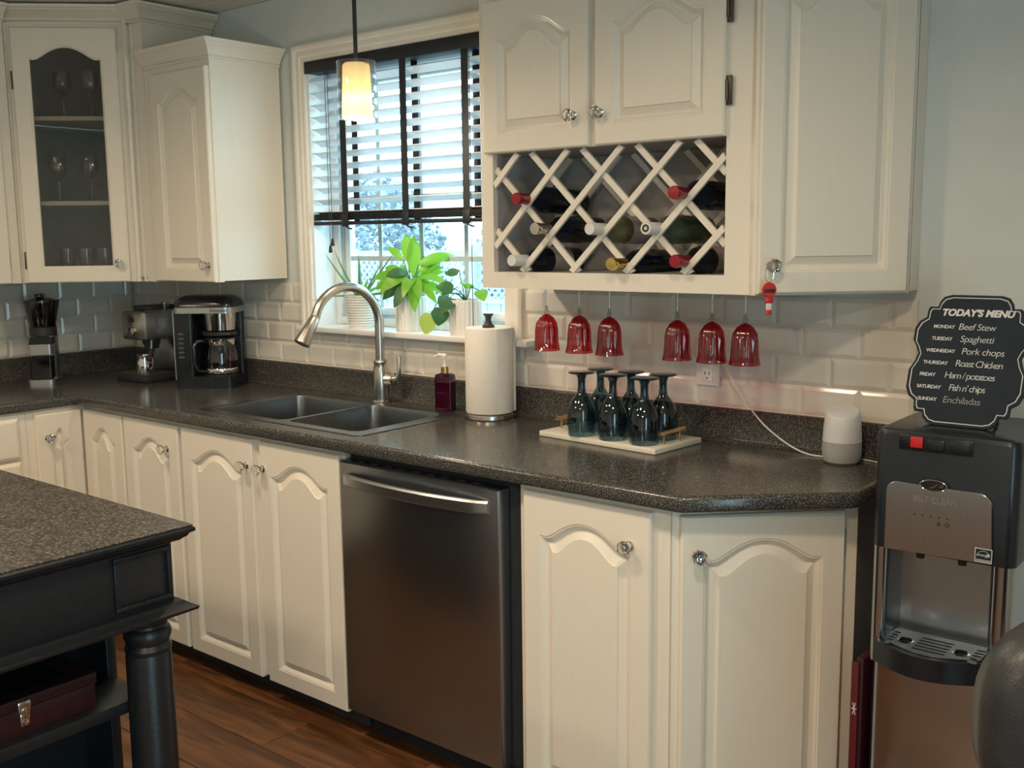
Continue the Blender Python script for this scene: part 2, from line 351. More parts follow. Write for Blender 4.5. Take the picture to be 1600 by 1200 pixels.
WX0, WX1, WZ0, WZ1 = -0.525, 0.435, 1.137, 2.13      # window hole
mb = MB()
for a in ((XL-0.1, WX0, 0, ZCEIL), (WX1, XR, 0, ZCEIL), (WX0, WX1, 0, WZ0), (WX0, WX1, WZ1, ZCEIL)):
    mb.box(a[0], a[1], 0.008, 0.20, a[2], a[3])
wall_back = struct('wall_back', mb, m_wall)
wall_left = struct('wall_left', MB().box(XL-0.1, XL-0.008, YB, 0.008, 0, ZCEIL), m_wall)
mb = MB().box(XR, XR+0.1, YB, -3.18, 0, ZCEIL).box(XR, XR+0.1, -2.18, 0.1, 0, ZCEIL).box(XR, XR+0.1, -3.18, -2.18, 2.1, ZCEIL)
struct('wall_right', mb, m_wall)
struct('wall_rear', MB().box(XL-0.1, XR+0.1, YB-0.1, YB, 0, ZCEIL), m_wall)
ceil = struct('ceiling', MB().box(XL-0.1, XR+0.1, YB-0.1, 0.2, ZCEIL+0.012, ZCEIL+0.1), m_ceil)
bd = MB().box(0, XR-XL, -0.118, -0.002, ZCEIL, ZCEIL+0.014, 0.003, 1).mesh('ceiling_board', m_ceil)
for k in range(13): link('ceiling_board', bd, ceil, (XL, 0.008-k*0.12, 0))
struct('baseboard_back', MB().box(1.75, XR, -0.014, 0.008, 0, 0.10, 0.004), m_trim)

# tiles
TX, TZ, ZT, X0T = 0.1542, 0.0778, 1.006, -0.887
tcache = {}
def tile_mesh(wd, ht):
    k = (round(wd, 3), round(ht, 3))
    if k not in tcache:
        g = 0.0009; d = min(0.011, 0.28*min(wd, ht)); L = []
        for ins, y in ((g, 0.008), (g, 0.0035), (g+d*0.9, -0.0012), (g+d, -0.0015)):
            L.append([(ins, y, ins), (wd-ins, y, ins), (wd-ins, y, ht-ins), (ins, y, ht-ins)])
        tcache[k] = MB().loops(L, False, True).mesh('tile', m_tile, 12)
    return tcache[k]
def tiles(u0, u1, hole, place):
    for r in range(4):
        z0, z1 = ZT+r*TZ, ZT+(r+1)*TZ; off = X0T+(TX/2 if r % 2 else 0)
        i = math.floor((u0-off)/TX)
        while off+i*TX < u1-1e-4:
            a, b = max(u0, off+i*TX), min(u1, off+(i+1)*TX); i += 1
            rects = [(a, b, z0, z1)]
            if hole and b > hole[0] and a < hole[1] and z1 > hole[2]:
                rects = []
                if a < hole[0]: rects.append((a, hole[0], z0, z1))
                if b > hole[1]: rects.append((hole[1], b, z0, z1))
                if z0 < hole[2]: rects.append((max(a, hole[0]), min(b, hole[1]), z0, hole[2]))
            for (p, q, s, t) in rects:
                if q-p > 0.006 and t-s > 0.006: place(p, s, tile_mesh(q-p, t-s))
tiles(XL+0.002, 1.718, (-0.588, 0.488, 1.137), lambda p, s, me: link('tile', me, wall_back, (p, 0, s)))
tiles(-1.62, -0.004, None, lambda p, s, me: link('tile', me, wall_left, (XL, p, s), (0, 0, PI/2)))
part('grout', MB().box(XL, WX0, 0.0035, 0.009, ZT, ZT+4*TZ).box(WX1, 1.718, 0.0035, 0.009, ZT, ZT+4*TZ).box(WX0, WX1, 0.0035, 0.009, ZT, 1.137), m_grout, wall_back)
part('grout', MB().box(XL-0.009, XL-0.0035, -1.62, 0, ZT, ZT+4*TZ), m_grout, wall_left)

# window: casing, jambs, sill, sashes, grilles, panes
win = link('window_1', None); win['kind'] = 'structure'
win.location = (0, 0, 0)
cas = [(0, 0.010), (0.0, -0.014), (0.008, -0.020), (0.020, -0.020), (0.026, -0.015), (0.034, -0.017), (0.044, -0.017), (0.050, -0.012), (0.060, -0.015), (0.068, -0.012), (0.068, 0.010)]
def casing_v(x, sgn, z0, z1, mitre):
    lo = [(x+sgn*u, y, z0) for u, y in cas]; hi = [(x+sgn*u, y, z1-mitre*u) for u, y in cas]
    return MB().loops([lo, hi], True, True)
part('casing', casing_v(-0.59, 1, 1.155, 2.192, 1), m_trim, win)
part('casing', casing_v(0.49, -1, 1.155, 2.192, 1), m_trim, win)
lo = [(-0.59+u, y, 2.192-u) for u, y in cas]; hi = [(0.49-u, y, 2.192-u) for u, y in cas]
part('casing', MB().loops([lo, hi], True, True), m_trim, win)
part('sill', MB().box(-0.582, 0.54, -0.052, 0.13, 1.137, 1.157, 0.004), m_sill, win)
part('jamb', MB().box(WX0-0.0, WX0+0.012, 0.0, 0.13, 1.157, 2.125), m_pvc, win)
part('jamb', MB().box(WX1-0.012, WX1, 0.0, 0.13, 1.157, 2.125), m_pvc, win)
part('jamb', MB().box(WX0, WX1, 0.0, 0.13, 2.113, 2.13), m_pvc, win)
FX0, FX1, FZ0, FZ1 = -0.513, 0.423, 1.157, 2.113
def ring(x0, x1, z0, z1, t, y0, y1, b=0.003):
    return MB().box(x0, x0+t, y0, y1, z0, z1, b).box(x1-t, x1, y0, y1, z0, z1, b).box(x0+t, x1-t, y0, y1, z0, z0+t, b).box(x0+t, x1-t, y0, y1, z1-t, z1, b)
part('outer_frame', ring(FX0, FX1, FZ0, FZ1, 0.030, 0.095, 0.15), m_pvc, win)
part('gasket', ring(FX0+0.030, FX1-0.030, FZ0+0.030, FZ1-0.030, 0.009, 0.108, 0.14, 0), m_muntin, win)
part('sash', ring(FX0+0.039, FX1-0.039, FZ0+0.039, FZ1-0.039, 0.030, 0.115, 0.145), m_pvc, win)
gx0, gx1, gz0, gz1 = FX0+0.069, FX1-0.069, FZ0+0.069, FZ1-0.069
part('pane', MB().box(gx0, gx1, 0.128, 0.132, gz0, gz1), m_pane, win)
for xm in (-0.285, -0.072, 0.142): part('muntin', MB().box(xm-0.009, xm+0.009, 0.122, 0.127, gz0, gz1), m_muntin, win)
for zm in (1.408, 1.63, 1.85): part('muntin', MB().box(gx0, gx1, 0.1215, 0.1265, zm-0.009, zm+0.009), m_muntin, win)
# patio opening in the right wall (outside the picture)
pd = link('door_1', None); pd['kind'] = 'structure'
part('frame', MB().box(XR+0.02, XR+0.08, -3.18, -3.11, 0, 2.1).box(XR+0.02, XR+0.08, -2.25, -2.18, 0, 2.1).box(XR+0.02, XR+0.08, -3.11, -2.25, 2.03, 2.1), m_pvc, pd)
part('pane', MB().box(XR+0.045, XR+0.05, -3.11, -2.25, 0.0, 2.03), m_pane, pd)

# ------------------------------------------------------------------ outdoors
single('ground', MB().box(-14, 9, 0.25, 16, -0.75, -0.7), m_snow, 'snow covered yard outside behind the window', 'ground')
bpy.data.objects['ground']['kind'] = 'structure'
fen = thing('lattice_fence', 'white board fence topped with diamond lattice, outside the window', 'fence', (-3.0, 4.2, -0.7))
def lattice(x0, x1, z0, z1, step, wd, t):
    mb = MB(); c = x0-(z1-z0)
    H = z1-z0
    while c < x1:
        for sg in (1, -1):
            a0 = max(c, x0) if sg > 0 else c
            p0, p1 = Vector((c, 0, z0)), Vector((c+H, 0, z1))
            if sg < 0: p0, p1 = Vector((c, 0, z1)), Vector((c+H, 0, z0))
            s0 = max(0, (x0-c)/H); s1 = min(1, (x1-c)/H)
            if s1 > s0:
                a, b = p0.lerp(p1, s0), p0.lerp(p1, s1); d = (b-a).normalized(); n = Vector((-d.z, 0, d.x))*wd/2; y = 0.0 if sg > 0 else t
                vs = [a-n, a+n, b+n, b-n]; mb.add([(v.x, y+e, v.z) for e in (0, t) for v in vs], [(0, 1, 2, 3), (7, 6, 5, 4), (0, 4, 5, 1), (1, 5, 6, 2), (2, 6, 7, 3), (3, 7, 4, 0)])
        c += step
    return mb
for k in range(3):
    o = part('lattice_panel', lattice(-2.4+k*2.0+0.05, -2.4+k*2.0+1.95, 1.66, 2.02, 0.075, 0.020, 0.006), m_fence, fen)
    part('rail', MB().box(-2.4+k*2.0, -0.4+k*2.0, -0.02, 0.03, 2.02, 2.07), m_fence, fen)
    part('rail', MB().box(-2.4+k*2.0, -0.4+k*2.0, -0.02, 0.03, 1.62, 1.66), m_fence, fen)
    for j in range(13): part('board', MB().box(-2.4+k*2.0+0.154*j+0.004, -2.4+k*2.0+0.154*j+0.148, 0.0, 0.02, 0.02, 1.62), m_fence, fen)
for k in range(4): part('post', MB().box(-2.45+k*2.0, -2.35+k*2.0, -0.04, 0.06, 0.0, 2.12, 0.01), m_fence, fen)
def bush(name, label, loc, rx, ry, rz, n):
    t = thing(name, label, 'tree', loc, group='bare frosted trees outside')
    rnd = random.Random(int(loc[0]*100)); mb = MB()
    for i in range(n):
        u, v, q = rnd.uniform(-1, 1), rnd.uniform(0, 2*PI), rnd.uniform(0.35, 1)**0.5
        h = math.sqrt(1-u*u); c = Vector((rx*q*h*math.cos(v), ry*q*h*math.sin(v), rz*(1+q*u)+0.3)); s = rnd.uniform(0.025, 0.07)
        a = Vector((rnd.uniform(-1, 1), rnd.uniform(-1, 1), rnd.uniform(-1, 1))).normalized(); b = a.orthogonal().normalized()
        mb.add([c-a*s, c+b*s*0.5, c+a*s, c-b*s*0.5], [(0, 1, 2, 3)])
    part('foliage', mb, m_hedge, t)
    tr = MB().tube([(0, 0, 0), (0.03, 0, rz*0.8), (0.0, 0.05, rz*1.8)], [0.09, 0.07, 0.02], 8); part('trunk', tr, m_hedge, t)
for i, (x, y, rz) in enumerate(((-7.4, 6.6, 1.9), (-4.5, 7.0, 1.65), (-1.6, 6.6, 1.75))):
    bush('frosted_tree', ('leftmost frosted tree beyond the lattice fence', 'middle frosted tree beyond the lattice fence', 'rightmost frosted tree beyond the lattice fence')[i], (x, y, -0.7), 1.35, 0.9, rz*0.72, 9000)

# ------------------------------------------------------------------ cabinet doors
def door_mesh(wd, ht, stile=0.052, brail=0.050, spring=0.105, rise=0.048, th=0.020, glass=False, flat=False, mat=None):
    NT = 28; NS = 6
    def opening(ins, y):
        hw = (wd-2*stile)/2-ins; cx = wd/2; zb = brail+ins; zs = ht-spring-ins; pts = []
        for k in range(NS): pts.append((cx-hw+2*hw*k/NS, y, zb))
        for k in range(NS): pts.append((cx+hw, y, zb+(zs-zb)*k/NS))
        for k in range(NT):
            u = 1-2*k/NT; au = min(1, abs(u)/0.86); sh = 0 if flat else (1-au**2.2)**1.6; pts.append((cx+hw*u, y, zs+rise*sh))
        for k in range(NS): pts.append((cx-hw, y, zs+(zb-zs)*k/NS))
        return pts
    def outer(ins, y):
        pts = []
        for k in range(NS): pts.append((ins+(wd-2*ins)*k/NS, y, ins))
        for k in range(NS): pts.append((wd-ins, y, ins+(ht-2*ins)*k/NS))
        for k in range(NT): pts.append((wd-ins-(wd-2*ins)*k/NT, y, ht-ins))
        for k in range(NS): pts.append((ins, y, ht-ins-(ht-2*ins)*k/NS))
        return pts
    mb = MB()
    if glass:
        mb.loops([outer(0, th), outer(0, 0.004), outer(0.004, 0), opening(0, 0), opening(0.004, 0.003), opening(0.009, 0.008), opening(0.009, th)])
        k = len(mb.v); n = len(outer(0, 0)); L0 = 0; L6 = 6*n
        mb.f += [(L0+i, L0+(i+1) % n, L6+(i+1) % n, L6+i) for i in range(n)]
        return mb, opening(0.006, 0)
    mb.loops([outer(0, th), outer(0, 0.004), outer(0.004, 0), opening(0, 0), opening(0.0025, 0.002), opening(0.005, 0.002), opening(0.015, 0.0115), opening(0.018, 0.0125), opening(0.036, 0.004), opening(0.0375, 0.0005)], True, True)
    return mb, None
kn_glass = MB().lathe([(0.0, 0.0), (0.006, 0.0), (0.0085, 0.004), (0.0155, 0.010), (0.0175, 0.016), (0.0150, 0.022), (0.0085, 0.0255), (0.0, 0.026)], n=10, axis=STAND).mesh('knob', m_crystal, 5)
kn_base = MB().lathe([(0.0, 0.0), (0.0115, 0.0), (0.0115, 0.003), (0.0075, 0.006), (0.0065, 0.011), (0.009, 0.013), (0.0, 0.014)], n=20, axis=STAND).mesh('knob_base', m_chrome)
hg = MB().box(-0.004, 0.013, -0.0030, 0.0, -0.034, 0.034, 0.002).tube([(0, -0.004, -0.022), (0, -0.004, 0.022)], 0.0045, 8).mesh('hinge', m_bronze)
hg2 = MB().box(-0.0035, 0.0035, -0.0028, 0.0, -0.034, 0.034, 0.002).mesh('hinge', m_bronze)
def add_door(parent, x, z, wd, ht, knob=None, hinge=None, y=0.0, name='door', glass=False, hz=(0.10, 0.90), th=0.02, kn=True, **kw):
    mb, op = door_mesh(wd, ht, glass=glass, th=th, **kw)
    d = part(name, mb, m_white, parent, (x, y-th, z), angle=14)
    if glass:
        n = len(op); pm = MB(); pm.loops([[(p[0], 0.012, p[2]) for p in op], [(p[0], 0.015, p[2]) for p in op]], True, True)
        part('glass_pane', pm, m_doorglass, d)
    if knob:
        link('knob_base', kn_base, d, (knob[0], 0, knob[1])); link('knob', kn_glass, d, (knob[0], -0.012, knob[1]))
    if hinge:
        for f in hz:
            hx = wd+0.004 if hinge == 'R' else -0.004
            link('hinge', hg2, d, (hx, th-0.0005, ht*f))
    return d
def face_frame(parent, x0, x1, z0, z1, holes, y=0.0, th=0.02):
    pl = [(x0, z0), (x1, z0), (x1, z1), (x0, z1)]
    hl = [[(a, c), (b, c), (b, d), (a, d)] for a, b, c, d in holes]
    mb = curve_shape(pl, hl, th/2); xf(mb, Matrix.Translation((0, y+th/2, 0)) @ STAND)
    return part('face_frame', mb, m_white, parent)

# ------------------------------------------------------------------ base cabinets (faces at y=-0.602)
YF = -0.602; ZD0, ZD1 = 0.070, 0.857
HD = ZD1-ZD0
def base_unit(name, label, x0, x1, doors, depth=0.58):
    t = thing(name, label, 'cabinet', (x0, YF, 0)); wd = x1-x0
    mb = MB().box(0, 0.016, 0.02, depth, 0.075, 0.876).box(wd-0.016, wd, 0.02, depth, 0.075, 0.876).box(0.016, wd-0.016, 0.02, depth, 0.075, 0.092).box(0.016, wd-0.016, depth-0.01, depth, 0.092, 0.876)
    part('carcass', mb, m_white, t)
    face_frame(t, 0, wd, 0.075, 0.876, [(a-x0+0.02, b-x0-0.02, 0.10, 0.83) for a, b, *_ in doors])
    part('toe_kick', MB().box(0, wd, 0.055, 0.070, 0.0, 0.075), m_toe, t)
    for a, b, kx, hs in doors: add_door(t, a-x0, ZD0, b-a, HD, (kx-a, 0.773-ZD0) if kx is not None else None, hs)
    return t
base_unit('base_cabinet', 'narrow white base cabinet with one arched door, between corner doors and sink cabinet', -0.876, -0.520, [(-0.868, -0.530, -0.592, 'L')])
base_unit('base_cabinet', 'white two-door base cabinet under the sink', -0.519, 0.300, [(-0.508, -0.120, -0.148, 'L'), (-0.082, 0.290, -0.064, 'R')])
base_unit('base_cabinet', 'white base cabinet with one arched door, right of the dishwasher', 0.953, 1.385, [(0.974, 1.345, 1.290, None)])
# corner unit: two doors meeting in the inner corner
t = thing('corner_base_cabinet', 'white corner base cabinet with two narrow arched doors meeting at the inner corner', 'cabinet', (-1.172, YF, 0))
part('carcass', MB().box(-0.60, 0.292, 0.57, 0.585, 0.075, 0.876).box(-0.605, -0.59, -0.21, 0.585, 0.075, 0.876).box(-0.59, 0.292, 0.02, 0.57, 0.075, 0.09).box(0.28, 0.295, 0.02, 0.57, 0.09, 0.876), m_white, t)
face_frame(t, 0.0, 0.294, 0.075, 0.876, [(0.03, 0.264, 0.10, 0.83)])
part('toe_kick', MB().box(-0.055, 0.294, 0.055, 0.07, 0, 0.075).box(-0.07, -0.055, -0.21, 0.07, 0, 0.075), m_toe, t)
part('face_frame', MB().box(-0.02, 0.0, -0.225, 0.02, 0.075, 0.876), m_white, t)
add_door(t, 0.022, ZD0, 0.268, HD, None, 'R')
d = add_door(t, 0.0, ZD0, 0.175, HD, (0.040, 0.768-ZD0), None); d.location = (0.02, -0.198, ZD0); d.rotation_euler = (0, 0, PI/2)
# left run drawers
t = thing('drawer_cabinet', 'white drawer cabinet at the left edge, behind the black island', 'cabinet', (-1.172, -1.60, 0), PI/2)
part('carcass', MB().box(0.0, 0.77, 0.02, 0.59, 0.075, 0.876), m_white, t)
part('toe_kick', MB().box(0, 0.77, 0.055, 0.07, 0, 0.075), m_toe, t)
part('face_frame', MB().box(0, 0.772, 0, 0.02, 0.075, 0.876), m_white, t)
def drawer_front(wd, ht): return MB().loops([[(i, y, i), (wd-i, y, i), (wd-i, y, ht-i), (i, y, ht-i)] for i, y in ((0, 0.02), (0, 0.008), (0.010, 0.001), (0.014, 0.0))], True, True)
for z, h in ((0.705, 0.150), (0.545, 0.150), (0.07, 0.465)):
    dr = part('drawer', drawer_front(0.70, h), m_white, t, (0.04, -0.02, z), angle=12)
    link('knob_base', kn_base, dr, (0.35, 0, h/2)); link('knob', kn_glass, dr, (0.35, -0.012, h/2))
# diagonal end unit
t = thing('corner_base_cabinet', 'white angled end base cabinet beside the water cooler', 'cabinet', (1.389, -0.600, 0), PI/4)
part('carcass', MB().box(0.035, 0.40, 0.021, 0.030, 0.075, 0.876), m_white, t)
face_frame(t, 0.0, 0.436, 0.075, 0.876, [(0.05, 0.38, 0.1, 0.83)])
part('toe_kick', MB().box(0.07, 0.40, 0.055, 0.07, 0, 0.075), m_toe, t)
add_door(t, 0.016, ZD0, 0.384, HD, (0.036, 0.768-ZD0), 'R')
c = math.sqrt(0.5)
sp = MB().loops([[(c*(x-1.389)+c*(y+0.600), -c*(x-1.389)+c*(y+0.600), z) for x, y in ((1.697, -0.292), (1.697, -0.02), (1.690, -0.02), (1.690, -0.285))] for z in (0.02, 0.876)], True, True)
part('side_panel', sp, pbr('shaded_side_paint', (0.16, 0.15, 0.15), 0.5), t)  # shade of the gap painted into the panel's dark base colour

# ------------------------------------------------------------------ worktop
ct = thing('countertop', 'dark speckled laminate worktop running along both walls', 'countertop', (0, 0, 0.876))
outer = [(-1.788, 0.006), (1.728, 0.006), (1.728, -0.372), (1.720, -0.385), (1.440, -0.642), (1.425, -0.647), (-1.135, -0.647), (-1.147, -0.66), (-1.147, -1.60), (-1.788, -1.60)]
hole = rrect(-0.455, 0.328, -0.572, -0.140, 0.02)
slab = curve_shape(outer, [hole], 0.019, 0.011, 3); xf(slab, Matrix.Translation((0, 0, 0.019)))
part('slab', slab, m_counter, ct)
bsp = [(0.006, 0.038), (0.006, 0.130), (-0.020, 0.130), (-0.026, 0.124), (-0.026, 0.060), (-0.030, 0.046), (-0.040, 0.038)]
part('backsplash', MB().extrude_x(bsp, -1.788, 1.728), m_counter, ct)
part('backsplash', MB().loops([[(-1.788+0.006-y, yy, z) for y, z in bsp] for yy in (-1.60, -0.02)], True, True), m_counter, ct)
part('caulk_line', MB().box(-1.78, 1.72, -0.006, 0.0, 0.1295, 0.1325), m_trim, ct)

# ------------------------------------------------------------------ sink and faucet
sk = thing('kitchen_sink', 'double-bowl stainless drop-in sink set in the worktop', 'sink', (0, 0, 0.914))
rim = curve_shape(rrect(-0.468, 0.341, -0.584, -0.128, 0.03), [rrect(-0.430, -0.055, -0.546, -0.164, 0.035), rrect(-0.040, 0.290, -0.546, -0.164, 0.035)], 0.0015, 0.001)
part('rim', xf(rim, Matrix.Translation((0, 0, 0.0016))), m_sink, sk)
for x0, x1 in ((-0.430, -0.055), (-0.040, 0.290)):
    L = []
    for ins, z, r in ((0, 0.0028, 0.035), (0.002, -0.01, 0.035), (0.006, -0.16, 0.04), (0.03, -0.19, 0.05), (0.10, -0.197, 0.05)):
        L.append([(x, y, z) for x, y in rrect(x0+ins, x1-ins, -0.546+ins, -0.164-ins, r)])
    b = part('bowl', MB().loops(L, False, True), m_sink, sk)
    part('drain', MB().lathe([(0.0, -0.1955), (0.03, -0.1955), (0.042, -0.194), (0.045, -0.1965)], ((x0+x1)/2, -0.33, 0), 24, caps=False), m_chrome, b)
fa = thing('faucet', 'brushed nickel pull-down faucet arching over the sink', 'faucet', (-0.071, -0.099, 0.914))
part('base', MB().lathe([(0.032, 0.0), (0.032, 0.006), (0.0285, 0.009), (0.0290, 0.05), (0.0290, 0.095), (0.0245, 0.12), (0.0215, 0.135), (0.0225, 0.138), (0.0245, 0.143), (0.0225, 0.149), (0.018, 0.151), (0.0, 0.151)], n=32), m_nickel, fa)
dv = Vector((-0.045, -0.273, 0)).normalized(); ra = 0.128
pts = [Vector((0, 0, 0.145)), Vector((0, 0, 0.2)), Vector((0, 0, 0.275))]
for k in range(0, 17):
    a = math.radians(10.2*k); pts.append(dv*(ra-ra*math.cos(a)) + Vector((0, 0, 0.280+ra*math.sin(a))))
part('spout', MB().tube(pts, 0.0160, 18), m_nickel, fa)
e = pts[-1]; dn = (pts[-1]-pts[-2]).normalized(); dn = (dn + dv*0.22).normalized()
hd = [e, e+dn*0.012, e+dn*0.014, e+dn*0.06, e+dn*0.094, e+dn*0.104, e+dn*0.106]
part('spray_head', MB().tube(hd, [0.0168, 0.0172, 0.0185, 0.0225, 0.0275, 0.0280, 0.024], 20), m_nickel, fa)
part('spray_button', MB().tube([e+dn*0.05+dv*0.021, e+dn*0.085+dv*0.0258], 0.005, 8), m_blackmat, fa)
hx = Vector((0.82, 0.3, 0.0)).normalized()
part('handle_hub', MB().tube([hx*0.016+Vector((0, 0, 0.082)), hx*0.045+Vector((0, 0, 0.082)), hx*0.050+Vector((0, 0, 0.083))], [0.0235, 0.0225, 0.015], 20), m_nickel, fa)
part('handle', MB().tube([hx*0.045+Vector((0, 0, 0.082)), hx*0.062+Vector((0, 0, 0.088)), hx*0.070+Vector((0, 0, 0.105)), hx*0.072+Vector((0, 0, 0.16)), hx*0.072+Vector((0, 0, 0.164))], [0.013, 0.010, 0.0075, 0.0088, 0.007], 12), m_nickel, fa)

# ------------------------------------------------------------------ dishwasher
dw = thing('dishwasher', 'stainless steel dishwasher between the white base cabinets', 'dishwasher', (0.305, -0.600, 0))
part('tub', MB().box(0.004, 0.640, 0.012, 0.56, 0.09, 0.868), m_blackmat, dw)
L = []
for ins, y in ((0.0, 0.008), (0.0, -0.024), (0.002, -0.030), (0.005, -0.032)):
    L.append([(ins, y, 0.088+ins), (0.600-ins, y, 0.088+ins), (0.600-ins, y, 0.846-ins*0.4), (ins, y, 0.846-ins*0.4)])
part('door_panel', MB().loops(L, True, True), m_steel_dark, dw, angle=50)
part('control_strip', MB().box(0.001, 0.599, -0.026, 0.012, 0.8465, 0.850), m_black, dw)
for k in range(9): part('control_button', MB().box(0.06+k*0.055, 0.085+k*0.055, -0.016, -0.008, 0.850, 0.8508), m_toe, dw)
hp = []
for k in range(21):
    u = k/20; bow = 0.036*math.sin(PI*u)**0.6
    hp.append((0.028+u*0.542, -0.034-bow, 0))
L = []
for (x, y, z) in hp: L.append([(x, y-0.004, 0.782), (x, y-0.009, 0.787), (x, y-0.009, 0.811), (x, y-0.004, 0.816), (x, y+0.006, 0.816), (x, y+0.006, 0.782)])
part('handle', MB().loops(L, True, True), m_steel, dw, angle=40)
part('kick_plate', MB().box(0.02, 0.60, 0.05, 0.06, 0.0, 0.085), m_blackmat, dw)

# ------------------------------------------------------------------ upper cabinets
YU = -0.310
# wine cabinet
wc = thing('wine_rack_cabinet', 'white upper cabinet with two doors above a diamond lattice wine rack', 'cabinet', (0.587, YU, 1.338))
WW, WH = 0.853, 0.99
part('carcass', MB().box(0, 0.016, 0.02, 0.308, 0.0, WH).box(WW-0.016, WW, 0.02, 0.308, 0, WH).box(0.016, WW-0.016, 0.02, 0.308, WH-0.016, WH), m_white, wc)
part('interior_lining', MB().box(0.0165, 0.040, 0.0205, 0.30, 0.046, 0.375).box(WW-0.085, WW-0.0165, 0.0205, 0.30, 0.046, 0.375).box(0.040, WW-0.085, 0.296, 0.307, 0.03, 0.375).box(0.017, WW-0.017, 0.0205, 0.296, 0.030, 0.0455).box(0.017, WW-0.017, 0.0205, 0.307, 0.376, 0.39), m_inside, wc)
face_frame(wc, 0, WW, 0, WH, [(0.043, 0.769, 0.046, 0.375), (0.06, 0.36, 0.43, 0.90), (0.42, 0.74, 0.43, 0.90)])
zd = 0.375
add_door(wc, 0.025, zd, 0.357, 0.408, (0.312, 0.080), None)
d2 = add_door(wc, 0.402, zd, 0.369, 0.408, (0.020, 0.080), None)
for f in (0.255, 0.715): link('hinge', hg, d2, (0.372, 0.013, 0.408*f))
# lattice strips
def strip(y0, y1, sg, cst, wd=0.021):
    # line x - sg*z = cst (world coords), clipped to the opening
    xa, xb, za, zb = 0.631, 1.355, 1.384, 1.713
    pts = []
    zs = sorted([za, zb]); p = (cst+sg*za, za); q = (cst+sg*zb, zb)
    P, Q = Vector((p[0], 0, p[1])), Vector((q[0], 0, q[1]))
    lo, hi = 0.0, 1.0; dx = Q.x-P.x
    for X, up in ((xa, False), (xb, True)):
        s = (X-P.x)/dx
        if (dx > 0) != up: lo = max(lo, s)
        else: hi = min(hi, s)
    if hi-lo < 0.04: return None
    A, B = P.lerp(Q, lo), P.lerp(Q, hi); d = (B-A).normalized(); n = Vector((-d.z, 0, d.x))*wd/2
    ex = d*wd*0.42
    mb = MB(); vs = [A-n+ex*(-1 if lo == 0 else 0.2), A+n+ex*(-0.0), B+n, B-n]
    vs = [A-n, A+n, B+n, B-n]
    vs = [Vector((min(max(v.x, 0.630), 1.356), 0, min(max(v.z, 1.3838), 1.7132))) for v in vs]
    O = Vector((0.587, YU, 1.338))
    mb.add([(v.x-O.x, y-O.y, v.z-O.z) for y in (y0, y1) for v in vs], [(0, 1, 2, 3), (7, 6, 5, 4), (0, 4, 5, 1), (1, 5, 6, 2), (2, 6, 7, 3), (3, 7, 4, 0)])
    return mb
for k in range(-5, 6):
    for (ya, yb, yc) in ((-0.3098, -0.3008, -0.2918), (-0.060, -0.051, -0.042)):
        s = strip(ya, yb, 1, -0.654+0.1705*k)
        if s: part('lattice_strip', s, m_white, wc)
        s = strip(yb, yc, -1, 2.472+0.1705*k)
        if s: part('lattice_strip', s, m_white, wc)
# angled end upper cabinet
du = thing('angled_wall_cabinet', 'tall white angled upper cabinet at the right end, above the speaker', 'cabinet', (1.438, -0.328, 1.338), PI/4)
face_frame(du, 0.0, 0.388, 0, 0.99, [(0.05, 0.34, 0.05, 0.94)])
c = math.sqrt(0.5)
def loc45(pts, ox, oy): return [(c*(x-ox)+c*(y-oy), -c*(x-ox)+c*(y-oy)) for x, y in pts]
pl = loc45([(1.4405, -0.309), (1.708, -0.041), (1.714, -0.055), (1.714, 0.006), (1.4405, 0.006)], 1.438, -0.328)
part('carcass', MB().prism(pl, 0.004, 0.99), m_white, du)
add_door(du, 0.008, 0.004, 0.366, 0.785, (0.030, 0.066), 'R', hz=(0.115, 0.86))
# small upper left of the window
su = thing('wall_cabinet', 'white single-door upper cabinet left of the window, with crown moulding', 'cabinet', (-1.098, YU, 1.330))
part('carcass', MB().box(0, 0.418, 0.02, 0.308, 0.004, 0.81), m_white, su)
face_frame(su, 0, 0.418, 0, 0.81, [(0.1, 0.37, 0.05, 0.7)])
add_door(su, 0.058, 0.0, 0.355, 0.768, (0.325, 0.062), None)
crown = [(0.0, 0.0), (0.007, 0.0), (0.007, 0.006), (0.004, 0.009), (0.011, 0.013), (0.013, 0.018), (0.012, 0.020), (0.018, 0.030), (0.030, 0.042), (0.036, 0.046), (0.036, 0.050), (0.043, 0.054), (0.045, 0.064), (0.0, 0.064)]
def crown_path(path, prof, z):
    # path: list of (x,y); moulding grows to the right-hand side of travel
    n = len(path); L = []
    for i in range(n):
        p = Vector(path[i]); d0 = (Vector(path[i])-Vector(path[i-1])).normalized() if i > 0 else None
        d1 = (Vector(path[i+1])-Vector(path[i])).normalized() if i < n-1 else None
        n0 = Vector((d0.y, -d0.x)) if d0 else None; n1 = Vector((d1.y, -d1.x)) if d1 else None
        if n0 is None: nn = n1
        elif n1 is None: nn = n0
        else:
            b = (n0+n1).normalized(); nn = b/b.dot(n0)
        L.append([(p.x+nn.x*u, p.y+nn.y*u, z+v) for u, v in prof])
    return MB().loops(L, True, True)
part('crown_moulding', crown_path([(0.0, 0.0), (0.418, 0.0), (0.418, 0.308)], crown, 0.795), m_white, su)
